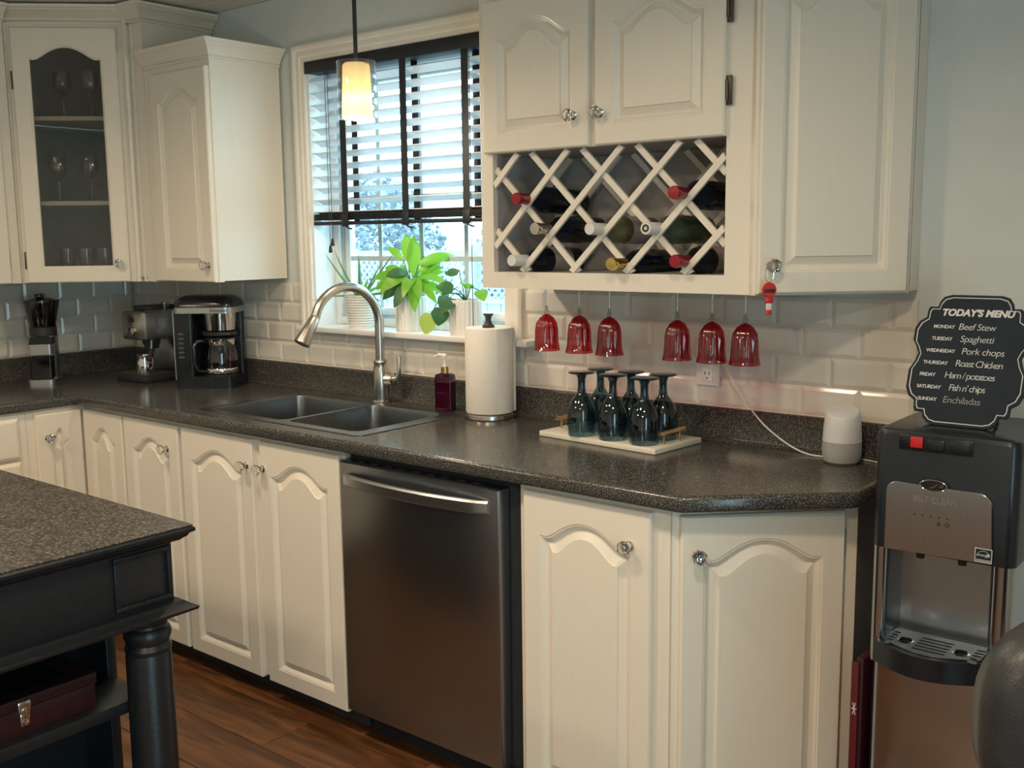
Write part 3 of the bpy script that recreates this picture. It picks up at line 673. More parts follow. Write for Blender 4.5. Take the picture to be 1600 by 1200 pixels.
# corner cabinet with glass door
cc = thing('corner_wall_cabinet', 'tall white corner upper cabinet with arched glass door showing glassware', 'cabinet', (-1.79, 0.0, 1.325))
O = Vector((-1.79, 0.0)); CH = 1.0
def W2(pts): return [(x-O.x, y-O.y) for x, y in pts]
foot = W2([(-1.786, 0.004), (-1.100, 0.004), (-1.100, -0.310), (-1.180, -0.310), (-1.204, -0.322), (-1.505, -0.623), (-1.522, -0.640), (-1.786, -0.640)])
part('bottom_panel', MB().prism(foot, 0.0, 0.016), m_white, cc)
part('top_panel', MB().prism(foot, CH-0.02, CH), m_white, cc)
part('side_panel', MB().prism(W2([(-1.116, 0.004), (-1.100, 0.004), (-1.100, -0.310), (-1.192, -0.310), (-1.200, -0.318), (-1.188, -0.332), (-1.18, -0.31), (-1.19, -0.295), (-1.116, -0.295)]), 0.016, CH-0.02), m_white, cc)
part('side_panel', MB().prism(W2([(-1.505, -0.64), (-1.522, -0.640), (-1.786, -0.640), (-1.786, -0.625), (-1.51, -0.625)]), 0.016, CH-0.02), m_white, cc)
part('back_panel', MB().box(0.004, 0.674, -0.010, 0.004, 0.016, CH-0.02).box(0.004, 0.018, -0.625, -0.010, 0.016, CH-0.02), m_inside, cc)
for z in (0.308, 0.632): part('shelf', MB().prism(W2([(-1.775, -0.012), (-1.12, -0.012), (-1.12, -0.213), (-1.515, -0.608), (-1.775, -0.608)]), z-0.008, z+0.008), m_white, cc)
# frame and door on the diagonal, in a rotated holder frame
def diag(mb): return xf(mb, Matrix.Translation((-1.535-O.x, -0.653-O.y, 0)) @ Matrix.Rotation(PI/4, 4, 'Z'))
ff = curve_shape([(0.0, 0.0), (0.490, 0.0), (0.490, CH), (0.0, CH)], [[(0.10, 0.05), (0.435, 0.05), (0.435, 0.93), (0.10, 0.93)]], 0.009); xf(ff, Matrix.Translation((0, 0.010, 0)) @ STAND)
part('face_frame', diag(ff), m_white, cc)
d = add_door(cc, 0, 0, 0.388, 0.965, (0.356, 0.072), None, glass=True, stile=0.055, brail=0.055, spring=0.110, rise=0.046)
d.location = (-1.4835-O.x, -0.6285-O.y, 0.0); d.rotation_euler = (0, 0, PI/4)
for f in (0.09, 0.80): link('hinge', hg2, d, (-0.008, 0.018, 0.965*f))
part('pilaster', MB().tube([(-1.192-O.x, -0.322, 0.0), (-1.192-O.x, -0.322, CH)], 0.012, 10).tube([(-1.165-O.x, -0.312, 0.0), (-1.165-O.x, -0.312, CH)], 0.007, 10), m_white, cc)
crown2 = [(u*1.25, v*1.0) for u, v in crown]
part('crown_moulding', crown_path(W2([(-1.786, -0.640), (-1.53, -0.640), (-1.195, -0.315), (-1.100, -0.310), (-1.100, 0.004)]), crown2, CH-0.02), m_white, cc)
# left wall upper
lu = thing('wall_cabinet', 'white upper cabinet cut off at the far left edge, beside the glass door cabinet', 'cabinet', (-1.500, -1.30, 1.325), PI/2)
part('carcass', MB().box(0, 0.655, 0.02, 0.285, 0.0, 1.0), m_white, lu)
face_frame(lu, 0, 0.655, 0, 1.0, [(0.05, 0.3, 0.05, 0.9), (0.36, 0.58, 0.05, 0.9)])
add_door(lu, 0.315, 0.0, 0.295, 0.965, (0.03, 0.07), 'R', hz=(0.09, 0.8))
add_door(lu, 0.010, 0.0, 0.295, 0.965, (0.26, 0.07), None)
part('crown_moulding', crown_path([(0.0, 0.0), (0.655, 0.0)], crown2, 0.98), m_white, lu)

# ------------------------------------------------------------------ blind
bl = thing('window_blind', 'black taped horizontal blind, half raised in the window', 'blind', (0, -0.002, 2.125))
bl.location = (0, 0.0, 2.125)
BX0, BX1 = -0.508, 0.418
part('head_rail', MB().box(BX0, BX1, -0.012, 0.050, -0.042, -0.001, 0.002), m_blindblack, bl)
part('valance', MB().box(BX0-0.004, BX1+0.004, -0.020, -0.013, -0.043, 0.0, 0.002), m_blindblack, bl)
prof = []
for k in range(7):
    u = -1+2*k/6; prof.append((u*0.0245, 0.0035*(1-u*u)+0.0013))
for k in range(7):
    u = 1-2*k/6; prof.append((u*0.0245, 0.0035*(1-u*u)-0.0013))
sl = MB().extrude_x(prof, BX0+0.004, BX1-0.004).mesh('slat', m_slat, 50)
for k in range(12): link('slat', sl, bl, (0, 0.020, -0.078-k*0.0430), (math.radians(-19), 0, 0))
slb = MB().extrude_x(prof, BX0+0.004, BX1-0.004).mesh('slat', m_blindblack, 50)
for k in range(5): link('slat', slb, bl, (0.0, 0.020-0.001*(k % 2), -0.5545-0.0045*k))
part('bottom_rail', MB().box(BX0+0.003, BX1-0.003, -0.008, 0.046, -0.592, -0.579, 0.003), m_blindblack, bl)
for xm in (-0.326, -0.018, 0.263):
    for y in (-0.0085, 0.0485): part('tape', MB().box(xm-0.015, xm+0.015, y-0.0006, y+0.0006, -0.580, -0.042), m_blindblack, bl)
    part('tape_knot', MB().box(xm-0.017, xm+0.017, -0.014, -0.008, -0.598, -0.553, 0.004).tube([(xm-0.005, -0.01, -0.594), (xm+0.02, -0.012, -0.605), (xm+0.035, -0.012, -0.607)], 0.003, 6), m_blindblack, bl)
    for k in range(12): part('ladder_cord', MB().tube([(xm-0.012, -0.008, -0.088-k*0.043), (xm-0.012, 0.048, -0.060-k*0.043)], 0.0008, 5), m_cord, bl)
for xm, zz in ((-0.405, -0.665), (-0.392, -0.640)):
    part('pull_cord', MB().tube([(xm, -0.016, -0.04), (xm, -0.016, zz)], 0.0012, 6), m_cord, bl)
    part('tassel', MB().lathe([(0.002, 0.0), (0.005, -0.004), (0.0075, -0.024), (0.006, -0.028), (0.0, -0.028)], (xm, -0.016, zz), 12), m_blindblack, bl)
part('pull_cord', MB().tube([(0.289, -0.016, -0.04), (0.289, -0.016, -0.96)], 0.0014, 6), m_cord, bl)

# ------------------------------------------------------------------ pendant
pe = thing('pendant_lamp', 'glowing amber cylinder pendant lamp in clear glass, hanging before the window', 'lamp', (0.157, -0.38, 1.838))
part('stem', MB().tube([(0.0, 0, 0.17), (0.0, 0, 0.54)], 0.0062, 10), m_blackmat, pe)
part('canopy', MB().lathe([(0.0, 0.537), (0.06, 0.537), (0.06, 0.525), (0.02, 0.51), (0.0, 0.51)], n=24), m_blackmat, pe)
sh = part('inner_shade', MB().lathe([(0.010, 0.166), (0.036, 0.166), (0.041, 0.160), (0.0470, 0.010), (0.046, 0.006), (0.043, 0.010), (0.038, 0.155), (0.010, 0.161)], n=36, caps=False), m_shade, pe)
part('outer_glass', MB().lathe([(0.056, 0.004), (0.0575, 0.002), (0.059, 0.004), (0.059, 0.170), (0.0575, 0.172), (0.056, 0.170), (0.056, 0.004)], n=36, caps=False), m_clear, pe)
part('crossbar', MB().box(-0.055, 0.055, -0.004, 0.004, 0.160, 0.164), m_chrome, pe)
l = bpy.data.lights.new('pendant_light', 'POINT'); l.energy = 9.5; l.color = (1, 0.84, 0.62); l.shadow_soft_size = 0.03
lo = bpy.data.objects.new('pendant_light', l); COL.objects.link(lo); lo.location = (0.157, -0.38, 1.825)

# ------------------------------------------------------------------ wine bottles
def bottle(x, z, bodymat, capmat, label, screw=False, lab=None, shoulder=0):
    t = thing('wine_bottle', label, 'bottle', (x, -0.052, z+0.018), group='bottles in the wine rack', rot=(PI/2+math.radians(-1), 0, 0))
    part('body', MB().lathe([(0.0, 0.004), (0.030, 0.0), (0.0370, 0.006), (0.0375, 0.170), (0.035, 0.190), (0.024, 0.212), (0.0160, 0.232), (0.0145, 0.250), (0.0145, 0.300), (0.0, 0.300)], (0, -0.006, 0), n=28), bodymat, t)
    cap = [(0.0152, 0.238), (0.0152, 0.285), (0.0165, 0.287), (0.0165, 0.300), (0.0158, 0.304), (0.0, 0.3045)]
    if screw: cap = [(0.0158, 0.238), (0.0160, 0.303), (0.015, 0.305), (0.0, 0.305)]
    part('capsule', MB().lathe(cap, (0, -0.006, 0), n=24), capmat, t)
    if lab: part('label', MB().lathe([(0.0379, 0.06), (0.0379, 0.15)], (0, -0.006, 0), n=28, caps=False), lab, t)
    if screw == 2: part('cap_mark', MB().lathe([(0.005, 0.3055), (0.010, 0.3055), (0.010, 0.3060), (0.005, 0.3060), (0.005, 0.3055)], (0, -0.006, 0), n=12, caps=False), m_blackmat, t)
    return t
WB = [(0.750, 1.570, m_wineblack, m_redfoil, 'wine bottle with red capsule, upper left of the rack', 0, None),
      (0.813, 1.488, m_wineblack, m_silverfoil, 'wine bottle with silver capsule, below the upper left red one', 0, None),
      (0.993, 1.485, m_wineolive, m_whitefoil, 'wine bottle with plain white cap, in the middle of the rack', 1, m_label),
      (1.163, 1.484, m_winegreen, m_whitefoil, 'greenish wine bottle with white cap bearing a dark mark', 2, None),
      (1.240, 1.569, m_wineblack, m_redfoil, 'wine bottle with red capsule, upper right of the rack', 0, None),
      (0.732, 1.402, m_wineblack, m_whitefoil, 'wine bottle with pinkish white cap, lowest at left of the rack', 1, m_label),
      (1.059, 1.395, m_wineblack, m_goldfoil, 'dark wine bottle with gold foil neck, bottom of the rack', 0, None),
      (1.246, 1.403, m_wineblack, m_redfoil, 'wine bottle with red capsule and pale label, lowest at right of the rack', 0, m_label)]
for x, z, bm_, cm, lb, sc, la in WB: bottle(x, z-0.002, bm_, cm, lb, sc, la)

# ------------------------------------------------------------------ hanging red goblets
def goblet_red(x, y, label):
    t = thing('hanging_goblet', label, 'goblet', (x, y, 1.155), group='red goblets hanging under the wine rack')
    n = 64; prof = [(0.0400, 0.0), (0.0385, 0.006), (0.0350, 0.018), (0.0328, 0.035), (0.0320, 0.060), (0.0290, 0.080), (0.0200, 0.095), (0.0085, 0.104), (0.0, 0.106)]
    L = []
    for r, z in prof:
        row = []
        for i in range(n):
            a = 2*PI*i/n; k = 1+0.055*math.cos(16*a)*min(1, z/0.03)*(1 if z < 0.1 else 0.3); row.append((r*k*math.cos(a), r*k*math.sin(a), z))
        L.append(row)
    part('bowl', MB().loops(L), m_redglass, t, angle=60)
    part('stem_ball', MB().lathe([(0.0, 0.104), (0.006, 0.105), (0.0085, 0.112), (0.006, 0.119), (0.004, 0.121), (0.006, 0.125), (0.004, 0.129), (0.0, 0.13)], n=16), m_clear, t)
    part('stem', MB().lathe([(0.0035, 0.125), (0.0030, 0.15), (0.0032, 0.205)], n=12, caps=False), m_clear, t)
    part('foot', MB().lathe([(0.0, 0.208), (0.030, 0.210), (0.030, 0.212), (0.0, 0.2125)], n=24), m_clear, t)
for i, x in enumerate((0.733, 0.849, 0.951, 1.165, 1.267, 1.360)):
    goblet_red(x, -0.20, ['first red ribbed goblet hanging upside down, nearest the window', 'second red ribbed hanging goblet from the window', 'third red ribbed hanging goblet from the window, above the blue glasses',
                          'fourth red ribbed hanging goblet from the window, left of the outlet', 'fifth red ribbed hanging goblet, directly above the outlet', 'last red ribbed hanging goblet, farthest from the window'][i])

# ------------------------------------------------------------------ tray and blue goblets
tr = thing('serving_tray', 'white marble tray with brass handles holding blue goblets', 'tray', (0.968, -0.178, 0.914), math.radians(-5))
part('slab', MB().box(-0.205, 0.205, -0.108, 0.108, 0.0005, 0.016, 0.003), m_marble, tr)
for s in (-1, 1):
    h = part('handle', MB().tube([(s*0.182, -0.058, 0.046), (s*0.182, 0.058, 0.046)], 0.0055, 8), m_gold, tr)
    part('handle_post', MB().tube([(s*0.182, -0.036, 0.016), (s*0.182, -0.036, 0.044)], 0.0032, 8), m_gold, tr)
    part('handle_post', MB().tube([(s*0.182, 0.036, 0.016), (s*0.182, 0.036, 0.044)], 0.0032, 8), m_gold, tr)
gp = [(0.0375, 0.0), (0.0385, 0.003), (0.0410, 0.03), (0.0412, 0.05), (0.0385, 0.075), (0.0300, 0.098), (0.0190, 0.112), (0.0125, 0.122), (0.0105, 0.140), (0.0110, 0.160), (0.0150, 0.170), (0.0360, 0.1745), (0.0385, 0.1765), (0.0360, 0.1785), (0.0, 0.1785)]
gin = [(0.0365, 0.0), (0.0390, 0.03), (0.0385, 0.06), (0.0300, 0.09), (0.015, 0.105), (0.0, 0.108)]
gm = MB().lathe(gp, n=36, caps=False).mesh('glass_bowl', m_blueglass, 45)
GL = [(0.892, -0.250, 'blue stemmed goblet upside down, front left on the marble tray'), (0.996, -0.250, 'blue stemmed goblet upside down, front middle on the marble tray'), (1.100, -0.256, 'blue stemmed goblet upside down, front right by the tray handle'),
      (0.893, -0.158, 'blue stemmed goblet upside down, back left on the marble tray'), (1.000, -0.165, 'blue stemmed goblet upside down, back middle on the marble tray'), (1.102, -0.163, 'blue stemmed goblet upside down, back right on the marble tray')]
for x, y, lb in GL:
    t = thing('blue_goblet', lb, 'goblet', (x, y, 0.9302), group='blue goblets on the tray')
    link('glass_bowl', gm, t)
    part('foot', MB().lathe([(0.0, 0.1787), (0.030, 0.1787), (0.038, 0.1769), (0.030, 0.1793), (0.0, 0.1790)], n=36, caps=False), m_blueglass, t)
    part('stem', MB().lathe([(0.004, 0.110), (0.0085, 0.125), (0.0085, 0.155), (0.012, 0.172), (0, 0.173)], n=18, caps=False), m_blueglass, t)

# ------------------------------------------------------------------ paper towel, soap
pt = thing('paper_towel_holder', 'upright paper towel roll on a round nickel stand beside the sink', 'paper towel', (0.437, -0.112, 0.914))
part('base', MB().lathe([(0.0, 0.0), (0.076, 0.0), (0.079, 0.003), (0.078, 0.014), (0.072, 0.018), (0.0, 0.018)], n=48), m_nickel, pt)
part('roll', MB().lathe([(0.021, 0.020), (0.0735, 0.020), (0.0755, 0.024), (0.0755, 0.284), (0.0735, 0.287), (0.021, 0.287), (0.021, 0.020)], n=64, caps=False), m_paper, pt)
part('loose_sheet', MB().loops([[(0.0765*math.cos(a), 0.0765*math.sin(a), z) for z in (0.021, 0.286)] for a in [math.radians(q) for q in range(-30, 50, 8)]] + [[(0.066, 0.052, z) for z in (0.021, 0.286)]], close=False), m_paper, pt)
part('finial', MB().lathe([(0.0, 0.287), (0.019, 0.287), (0.0195, 0.293), (0.012, 0.299), (0.0085, 0.310), (0.010, 0.320), (0.0165, 0.328), (0.0165, 0.331), (0.0, 0.332)], n=24), m_blackmat, pt)
part('rod', MB().tube([(0, 0, 0.018), (0, 0, 0.29)], 0.006, 10), m_nickel, pt)
so = thing('soap_dispenser', 'plum glass soap bottle with white pump beside the sink', 'soap dispenser', (0.235, -0.100, 0.914), math.radians(18))
L = []
for s, z in ((0.85, 0.0), (0.98, 0.004), (1, 0.012), (1, 0.112), (0.97, 0.119), (0.80, 0.1235), (0.36, 0.126)):
    L.append([(x*s, y*s, z) for x, y in rrect(-0.030, 0.030, -0.021, 0.021, 0.005, 3)])
part('bottle', MB().loops(L, True, True), m_purple, so)
L = [[(x*0.86*s, y*0.82*s, z) for x, y in rrect(-0.030, 0.030, -0.021, 0.021, 0.005, 3)] for s, z in ((1, 0.006), (1, 0.098))]
part('soap', MB().loops(L, True, True), m_soap, so)
part('collar', MB().lathe([(0.013, 0.1262), (0.013, 0.146), (0.010, 0.147), (0.0, 0.147)], n=24), m_gold, so)
part('pump', MB().lathe([(0.0085, 0.1475), (0.0085, 0.151), (0.004, 0.152), (0.004, 0.176), (0.008, 0.177), (0.0085, 0.186), (0.005, 0.190), (0.0, 0.190)], n=18).tube([(0.0, 0, 0.184), (-0.020, 0, 0.186), (-0.034, 0, 0.180), (-0.036, 0, 0.177)], [0.006, 0.0055, 0.0042, 0.004], 10), m_whiteplastic, so)

# ------------------------------------------------------------------ plants on the sill
def leaf_mb(length, width, bend, tipdroop=0.0, n=9, shape='lance', fold=0.15):
    rows = []
    for i in range(n+1):
        u = i/n
        if shape == 'lance': wv = width*math.sin(PI*min(1, u*0.96+0.04))**0.8
        elif shape == 'heart': wv = width*(math.sin(PI*min(1, (u+0.12)/1.12))**0.7)*(1.25-0.5*u)
        else: wv = width*1.35*(1-u)**0.6
        if i == n: wv = 0.0004
        a = bend*u; x = length*u*math.cos(a*0.5+tipdroop*u*u); z = length*u*math.sin(-a*0.5-tipdroop*u*u)
        rows.append([(x, -wv/2, z+fold*wv/2), (x, 0, z), (x, wv/2, z+fold*wv/2)])
    if shape == 'spike': rows = [[a, b, c2, (b[0], b[1], b[2]+abs(c2[1])*1.2)] for a, b, c2 in rows]; return MB().loops(rows)
    return MB().loops(rows, close=False)
def add_leaf(t, name, mat, base, az, el, length, width, bend, droop=0.0, shape='lance', stem=None, roll=0.0):
    o = part(name, leaf_mb(length, width, bend, droop, shape=shape), mat, t, base, None)
    o.rotation_euler = (Matrix.Rotation(math.radians(az), 3, 'Z') @ Matrix.Rotation(-math.radians(el), 3, 'Y') @ Matrix.Rotation(math.radians(roll), 3, 'X')).to_euler()
    return o
def stem(t, pts, r=0.0016, mat=None): part('stem', MB().tube(pts, r, 6), mat or m_leafdark, t)
ZS = 1.157
# spiky plant
t = thing('potted_spiky_plant', 'spiky-leaved plant in a banded tapered white pot, behind the faucet', 'potted plant', (-0.300, 0.030, ZS))
prof = [(0.0, 0.0), (0.046, 0.0), (0.0475, 0.003)]
for k in range(12):
    z = 0.008+k*0.0095; r = 0.048+z*0.105; prof += [(r-0.0030, z), (r+0.0015, z+0.002), (r+0.0015, z+0.006), (r-0.0030, z+0.008)]
prof += [(0.061, 0.122), (0.057, 0.122), (0.054, 0.10), (0.0, 0.10)]
n = 48; L = []
for j, (r, z) in enumerate(prof):
    L.append([(r*(1+(0.018*math.cos(24*2*PI*i/n) if int(z/0.0285) % 2 and 0.008 < z < 0.118 and r > 0.045 else 0))*math.cos(2*PI*i/n), r*(1+(0.018*math.cos(24*2*PI*i/n) if int(z/0.0285) % 2 and 0.008 < z < 0.118 and r > 0.045 else 0))*math.sin(2*PI*i/n), z) for i in range(n)])
part('pot', MB().loops(L), m_pot, t)
part('soil', MB().lathe([(0.0, 0.112), (0.055, 0.110)], n=24, caps=False), m_soil, t)
for az, el, ln, wd, bd in ((215, 48, 0.205, 0.013, -0.25), (205, 58, 0.20, 0.012, -0.2), (140, 72, 0.17, 0.014, 0.1), (60, 62, 0.165, 0.012, 0.05), (40, 55, 0.215, 0.012, 0.0), (235, 12, 0.17, 0.010, 0.5), (10, 15, 0.18, 0.014, 0.35), (-20, 8, 0.17, 0.013, 0.35), (100, 70, 0.08, 0.018, 0.2), (300, 35, 0.08, 0.016, 0.6), (330, 25, 0.10, 0.016, 0.6), (170, 40, 0.09, 0.016, 0.5), (80, 40, 0.10, 0.016, 0.5)):
    add_leaf(t, 'leaf', m_aloe if ln > 0.1 else m_leaf, (0.012*math.cos(math.radians(az)), 0.012*math.sin(math.radians(az)), 0.108), az, el, ln, wd, bd, shape='spike')
def ribbed_pot(t, r, h, nr):
    n = nr*4; L = []
    for rr, z, rib in ((0.0, 0.0, 0), (r*0.96, 0.0, 0), (r*0.985, 0.004, 0), (r*0.985, 0.008, 1), (r, h-0.008, 1), (r, h-0.003, 0), (r*0.99, h, 0), (r*0.92, h, 0), (r*0.90, h-0.012, 0), (0.0, h-0.012, 0)):
        L.append([(rr*(1+rib*0.040*math.cos(nr*2*PI*i/n))*math.cos(2*PI*i/n), rr*(1+rib*0.040*math.cos(nr*2*PI*i/n))*math.sin(2*PI*i/n), z) for i in range(n)])
    part('pot', MB().loops(L), m_pot, t)
    part('soil', MB().lathe([(0.0, h-0.009), (r*0.9, h-0.011)], n=24, caps=False), m_soil, t)
t = thing('potted_leafy_plant', 'bushy bright green leafy plant in a white ribbed pot, middle of the windowsill', 'potted plant', (-0.040, 0.030, ZS))
ribbed_pot(t, 0.0565, 0.124, 26)
LV = [(142, 80, 0.095, 0.046, -0.1, -0.012, 0.130), (125, 82, 0.145, 0.050, -0.1, 0.028, 0.075), (39, 22, 0.135, 0.044, 0.45, 0.03, 0.115), (39, 10, 0.085, 0.040, 0.2, 0.03, 0.095), (219, 28, 0.075, 0.034, 0.6, -0.025, 0.085), (205, 46, 0.085, 0.030, 0.5, -0.02, 0.13),
      (215, 5, 0.13, 0.030, 1.0, -0.02, 0.05), (200, -10, 0.11, 0.034, 1.1, -0.02, 0.06), (230, -20, 0.12, 0.042, 1.0, -0.01, 0.07), (250, -25, 0.11, 0.044, 0.8, 0.0, 0.06), (285, -30, 0.12, 0.048, 0.7, 0.01, 0.06), (315, -22, 0.12, 0.044, 0.9, 0.02, 0.05),
      (340, -5, 0.12, 0.034, 1.1, 0.03, 0.055), (0, 5, 0.13, 0.034, 1.3, 0.02, 0.05), (350, -35, 0.11, 0.034, 0.7, 0.03, 0.075), (265, 15, 0.08, 0.042, 0.9, 0.0, 0.085), (180, 12, 0.15, 0.018, 0.7, -0.02, 0.09), (30, 40, 0.11, 0.03, 0.9, 0.02, 0.05), (150, 45, 0.12, 0.03, 0.8, -0.02, 0.05), (90, 45, 0.11, 0.035, 0.8, 0.0, 0.05), (225, 25, 0.14, 0.040, 1.4, -0.03, 0.06), (305, 20, 0.13, 0.042, 1.4, 0.02, 0.06), (350, 22, 0.14, 0.036, 1.3, 0.03, 0.065), (205, 20, 0.14, 0.036, 1.3, -0.03, 0.07), (270, -5, 0.12, 0.045, 1.1, 0.0, 0.08), (320, 0, 0.12, 0.040, 1.2, 0.02, 0.07), (240, 0, 0.12, 0.040, 1.2, -0.02, 0.065), (20, 60, 0.13, 0.03, 0.6, 0.01, 0.04), (160, 60, 0.12, 0.03, 0.6, -0.01, 0.04)]
for i, (az, el, ln, wd, bd, ox, oz) in enumerate(LV):
    mt = m_leaf if (i < 6 or i in (11, 13, 14)) else (m_leafyel if i in (8,) else (m_leafdark if i in (9, 10, 15, 16) else m_leaf))
    b = (ox*0.5+0.02*math.cos(math.radians(az)), 0.015*math.sin(math.radians(az)), 0.118+oz)
    add_leaf(t, 'leaf', mt, b, az, el, ln, wd, bd, 0.1, roll=62*(0.7*math.sin(math.radians(az))+0.71*math.cos(math.radians(az))))
    stem(t, [(ox*0.3, 0, 0.11), (ox*0.45, 0.002, 0.11+oz*0.6), b], 0.0016)
t = thing('potted_vine', 'trailing heart-leaved plant in a white ribbed pot, behind the paper towel', 'potted plant', (0.213, 0.035, ZS))
ribbed_pot(t, 0.057, 0.118, 26)
VN = [(-0.112, -0.055, 0.068, 250, -68, 0.075, 0.060, m_leafyel), (-0.03, -0.045, 0.125, 290, -25, 0.075, 0.066, m_leafdark), (-0.055, -0.062, 0.090, 270, -70, 0.062, 0.058, m_leafdark), (-0.025, -0.01, 0.205, 200, 10, 0.055, 0.035, m_leafdark), (-0.06, -0.01, 0.142, 190, 0, 0.045, 0.035, m_leafdark), (-0.04, -0.02, 0.150, 230, 20, 0.06, 0.05, m_leafdark), (0.010, 0.00, 0.155, 300, 35, 0.06, 0.05, m_leaf), (0.070, -0.01, 0.150, 330, -30, 0.05, 0.045, m_leaf)]
for ox, oy, oz, az, el, ln, wd, mt in VN:
    add_leaf(t, 'leaf', mt, (ox, oy, oz), az, el, ln, wd, 0.35, 0.1, 'heart', roll=55*(0.7*math.sin(math.radians(az))+0.71*math.cos(math.radians(az))))
    mid = Vector((ox*0.55, oy*0.6-0.01, max(oz, 0.13)+0.012))
    stem(t, [(0, 0, 0.11), (ox*0.2, oy*0.3, 0.135), mid, (ox, oy, oz)], 0.0017, m_leafdark)

# ------------------------------------------------------------------ coffee appliances
cm = thing('coffee_maker', 'black drip coffee maker with glass carafe and silver band', 'coffee maker', (-0.945, -0.185, 0.914), math.radians(36))
part('base', MB().prism(rrect(-0.118, 0.122, -0.090, 0.10, 0.035, 6), 0.0, 0.045), m_black, cm)
part('warming_plate', MB().lathe([(0.0, 0.045), (0.066, 0.045), (0.066, 0.049), (0.0, 0.050)], (0.045, -0.012, 0), 36), m_blackmat, cm)
part('control_column', MB().prism(rrect(-0.115, -0.040, -0.078, 0.095, 0.012, 4), 0.045, 0.290), m_black, cm)
part('rear_tank', MB().prism(rrect(-0.045, 0.115, 0.058, 0.098, 0.012, 4), 0.045, 0.290), m_black, cm)
part('side_trim', MB().prism(rrect(-0.1185, -0.1148, -0.070, 0.090, 0.001, 2), 0.03, 0.30), m_steel, cm)
part('silver_band', MB().prism(rrect(-0.117, 0.119, -0.086, 0.100, 0.035, 6), 0.290, 0.312), m_steel, cm)
L = [[(x, y, z) for x, y in rrect(-0.117+i, 0.119-i, -0.086+i, 0.100-i, 0.035, 6)] for i, z in ((0.0, 0.312), (0.001, 0.322), (0.008, 0.340), (0.024, 0.352), (0.034, 0.356))]
part('lid', MB().loops(L, True, True), m_black, cm)
part('brew_basket', MB().lathe([(0.040, 0.216), (0.060, 0.222), (0.066, 0.288), (0.0, 0.289)], (0.045, -0.012, 0), 36), m_chrome, cm)
part('basket_rim', MB().lathe([(0.0, 0.200), (0.066, 0.202), (0.068, 0.216), (0.0, 0.217)], (0.045, -0.012, 0), 36).box(0.06, 0.105, -0.075, -0.05, 0.203, 0.214, 0.003), m_blackmat, cm)
ca = part('carafe', MB().lathe([(0.0, 0.051), (0.056, 0.051), (0.063, 0.058), (0.066, 0.09), (0.062, 0.135), (0.055, 0.165)], (0.045, -0.012, 0), 36, caps=False), m_carafe, cm)
part('carafe_band', MB().lathe([(0.0555, 0.163), (0.057, 0.165), (0.058, 0.186), (0.0555, 0.187)], (0.045, -0.012, 0), 36, caps=False), m_chrome, ca)
part('carafe_band', MB().lathe([(0.0645, 0.052), (0.0672, 0.056), (0.0672, 0.070), (0.0655, 0.073)], (0.045, -0.012, 0), 36, caps=False), m_chrome, ca)
part('carafe_lid', MB().lathe([(0.057, 0.187), (0.058, 0.192), (0.03, 0.198), (0.0, 0.199)], (0.045, -0.012, 0), 36), m_blackmat, ca)
part('carafe_handle', MB().tube([(0.000, -0.060, 0.180), (-0.020, -0.085, 0.182), (-0.030, -0.098, 0.165), (-0.030, -0.098, 0.10), (-0.020, -0.088, 0.068), (0.006, -0.066, 0.062)], [0.007, 0.008, 0.008, 0.0075, 0.007, 0.006], 10), m_black, ca)
part('carafe_scale', MB().box(0.093, 0.094, -0.058, -0.052, 0.08, 0.15), m_redfoil, ca)
for k in range(6): part('button', MB().box(-0.098, -0.075, -0.0805, -0.0785, 0.115+k*0.018, 0.124+k*0.018, 0.001), pbr('grey_button', (0.06, 0.065, 0.075), 0.4) if k == 0 else bpy.data.materials['grey_button'], cm)
part('badge', xf(text_mb('KitchenAid', 0.015, 0.0003, bold=0.0002), Matrix.Translation((0.035, -0.0867, 0.296)) @ STAND), m_blackmat, cm)

es = thing('espresso_machine', 'stainless espresso machine in the corner beside the coffee maker', 'espresso machine', (-1.312, -0.20, 0.914), math.radians(4))
part('base', MB().box(-0.095, 0.105, -0.125, 0.135, 0.0, 0.028, 0.006), m_blackmat, es)
part('drip_tray', MB().box(-0.085, 0.095, -0.118, 0.02, 0.028, 0.034, 0.002), m_toe, es)
part('rear_column', MB().box(-0.078, 0.080, 0.045, 0.130, 0.030, 0.172, 0.006), m_steel, es)
part('head', MB().box(-0.078, 0.080, -0.098, 0.130, 0.170, 0.285, 0.010), m_steel, es)
part('front_panel', MB().box(-0.066, 0.060, -0.1015, -0.0985, 0.178, 0.278, 0.003), m_nickel, es)
part('dial', MB().lathe([(0.0, 0.0), (0.019, 0.0), (0.018, 0.010), (0.0, 0.011)], (0.0, -0.1015, 0.205), 24, axis=STAND), m_chrome, es)
part('switch', MB().lathe([(0.0, 0.0), (0.011, 0.0), (0.010, 0.006), (0.0, 0.007)], (0.0, -0.1015, 0.252), 20, axis=STAND), m_black, es)
part('group_head', MB().lathe([(0.034, 0.150), (0.036, 0.155), (0.036, 0.170), (0.0, 0.170)], (0.02, -0.03, 0), 28), m_blackmat, es)
part('portafilter', MB().lathe([(0.0, 0.118), (0.010, 0.118), (0.012, 0.128), (0.029, 0.132), (0.031, 0.149), (0.0, 0.149)], (0.02, -0.03, 0), 28).tube([(0.045, -0.045, 0.138), (0.07, -0.07, 0.126), (0.085, -0.09, 0.09)], [0.008, 0.009, 0.008], 10), m_blackmat, es)
part('steam_wand', MB().tube([(0.062, -0.06, 0.17), (0.068, -0.068, 0.13), (0.076, -0.078, 0.085)], 0.004, 8), m_chrome, es)
part('top_lid', MB().box(-0.066, 0.050, -0.05, 0.10, 0.285, 0.306, 0.008), m_blackmat, es)
part('top_rail', MB().tube([(0.075, -0.09, 0.287), (0.078, 0.12, 0.287)], 0.003, 6), m_chrome, es)
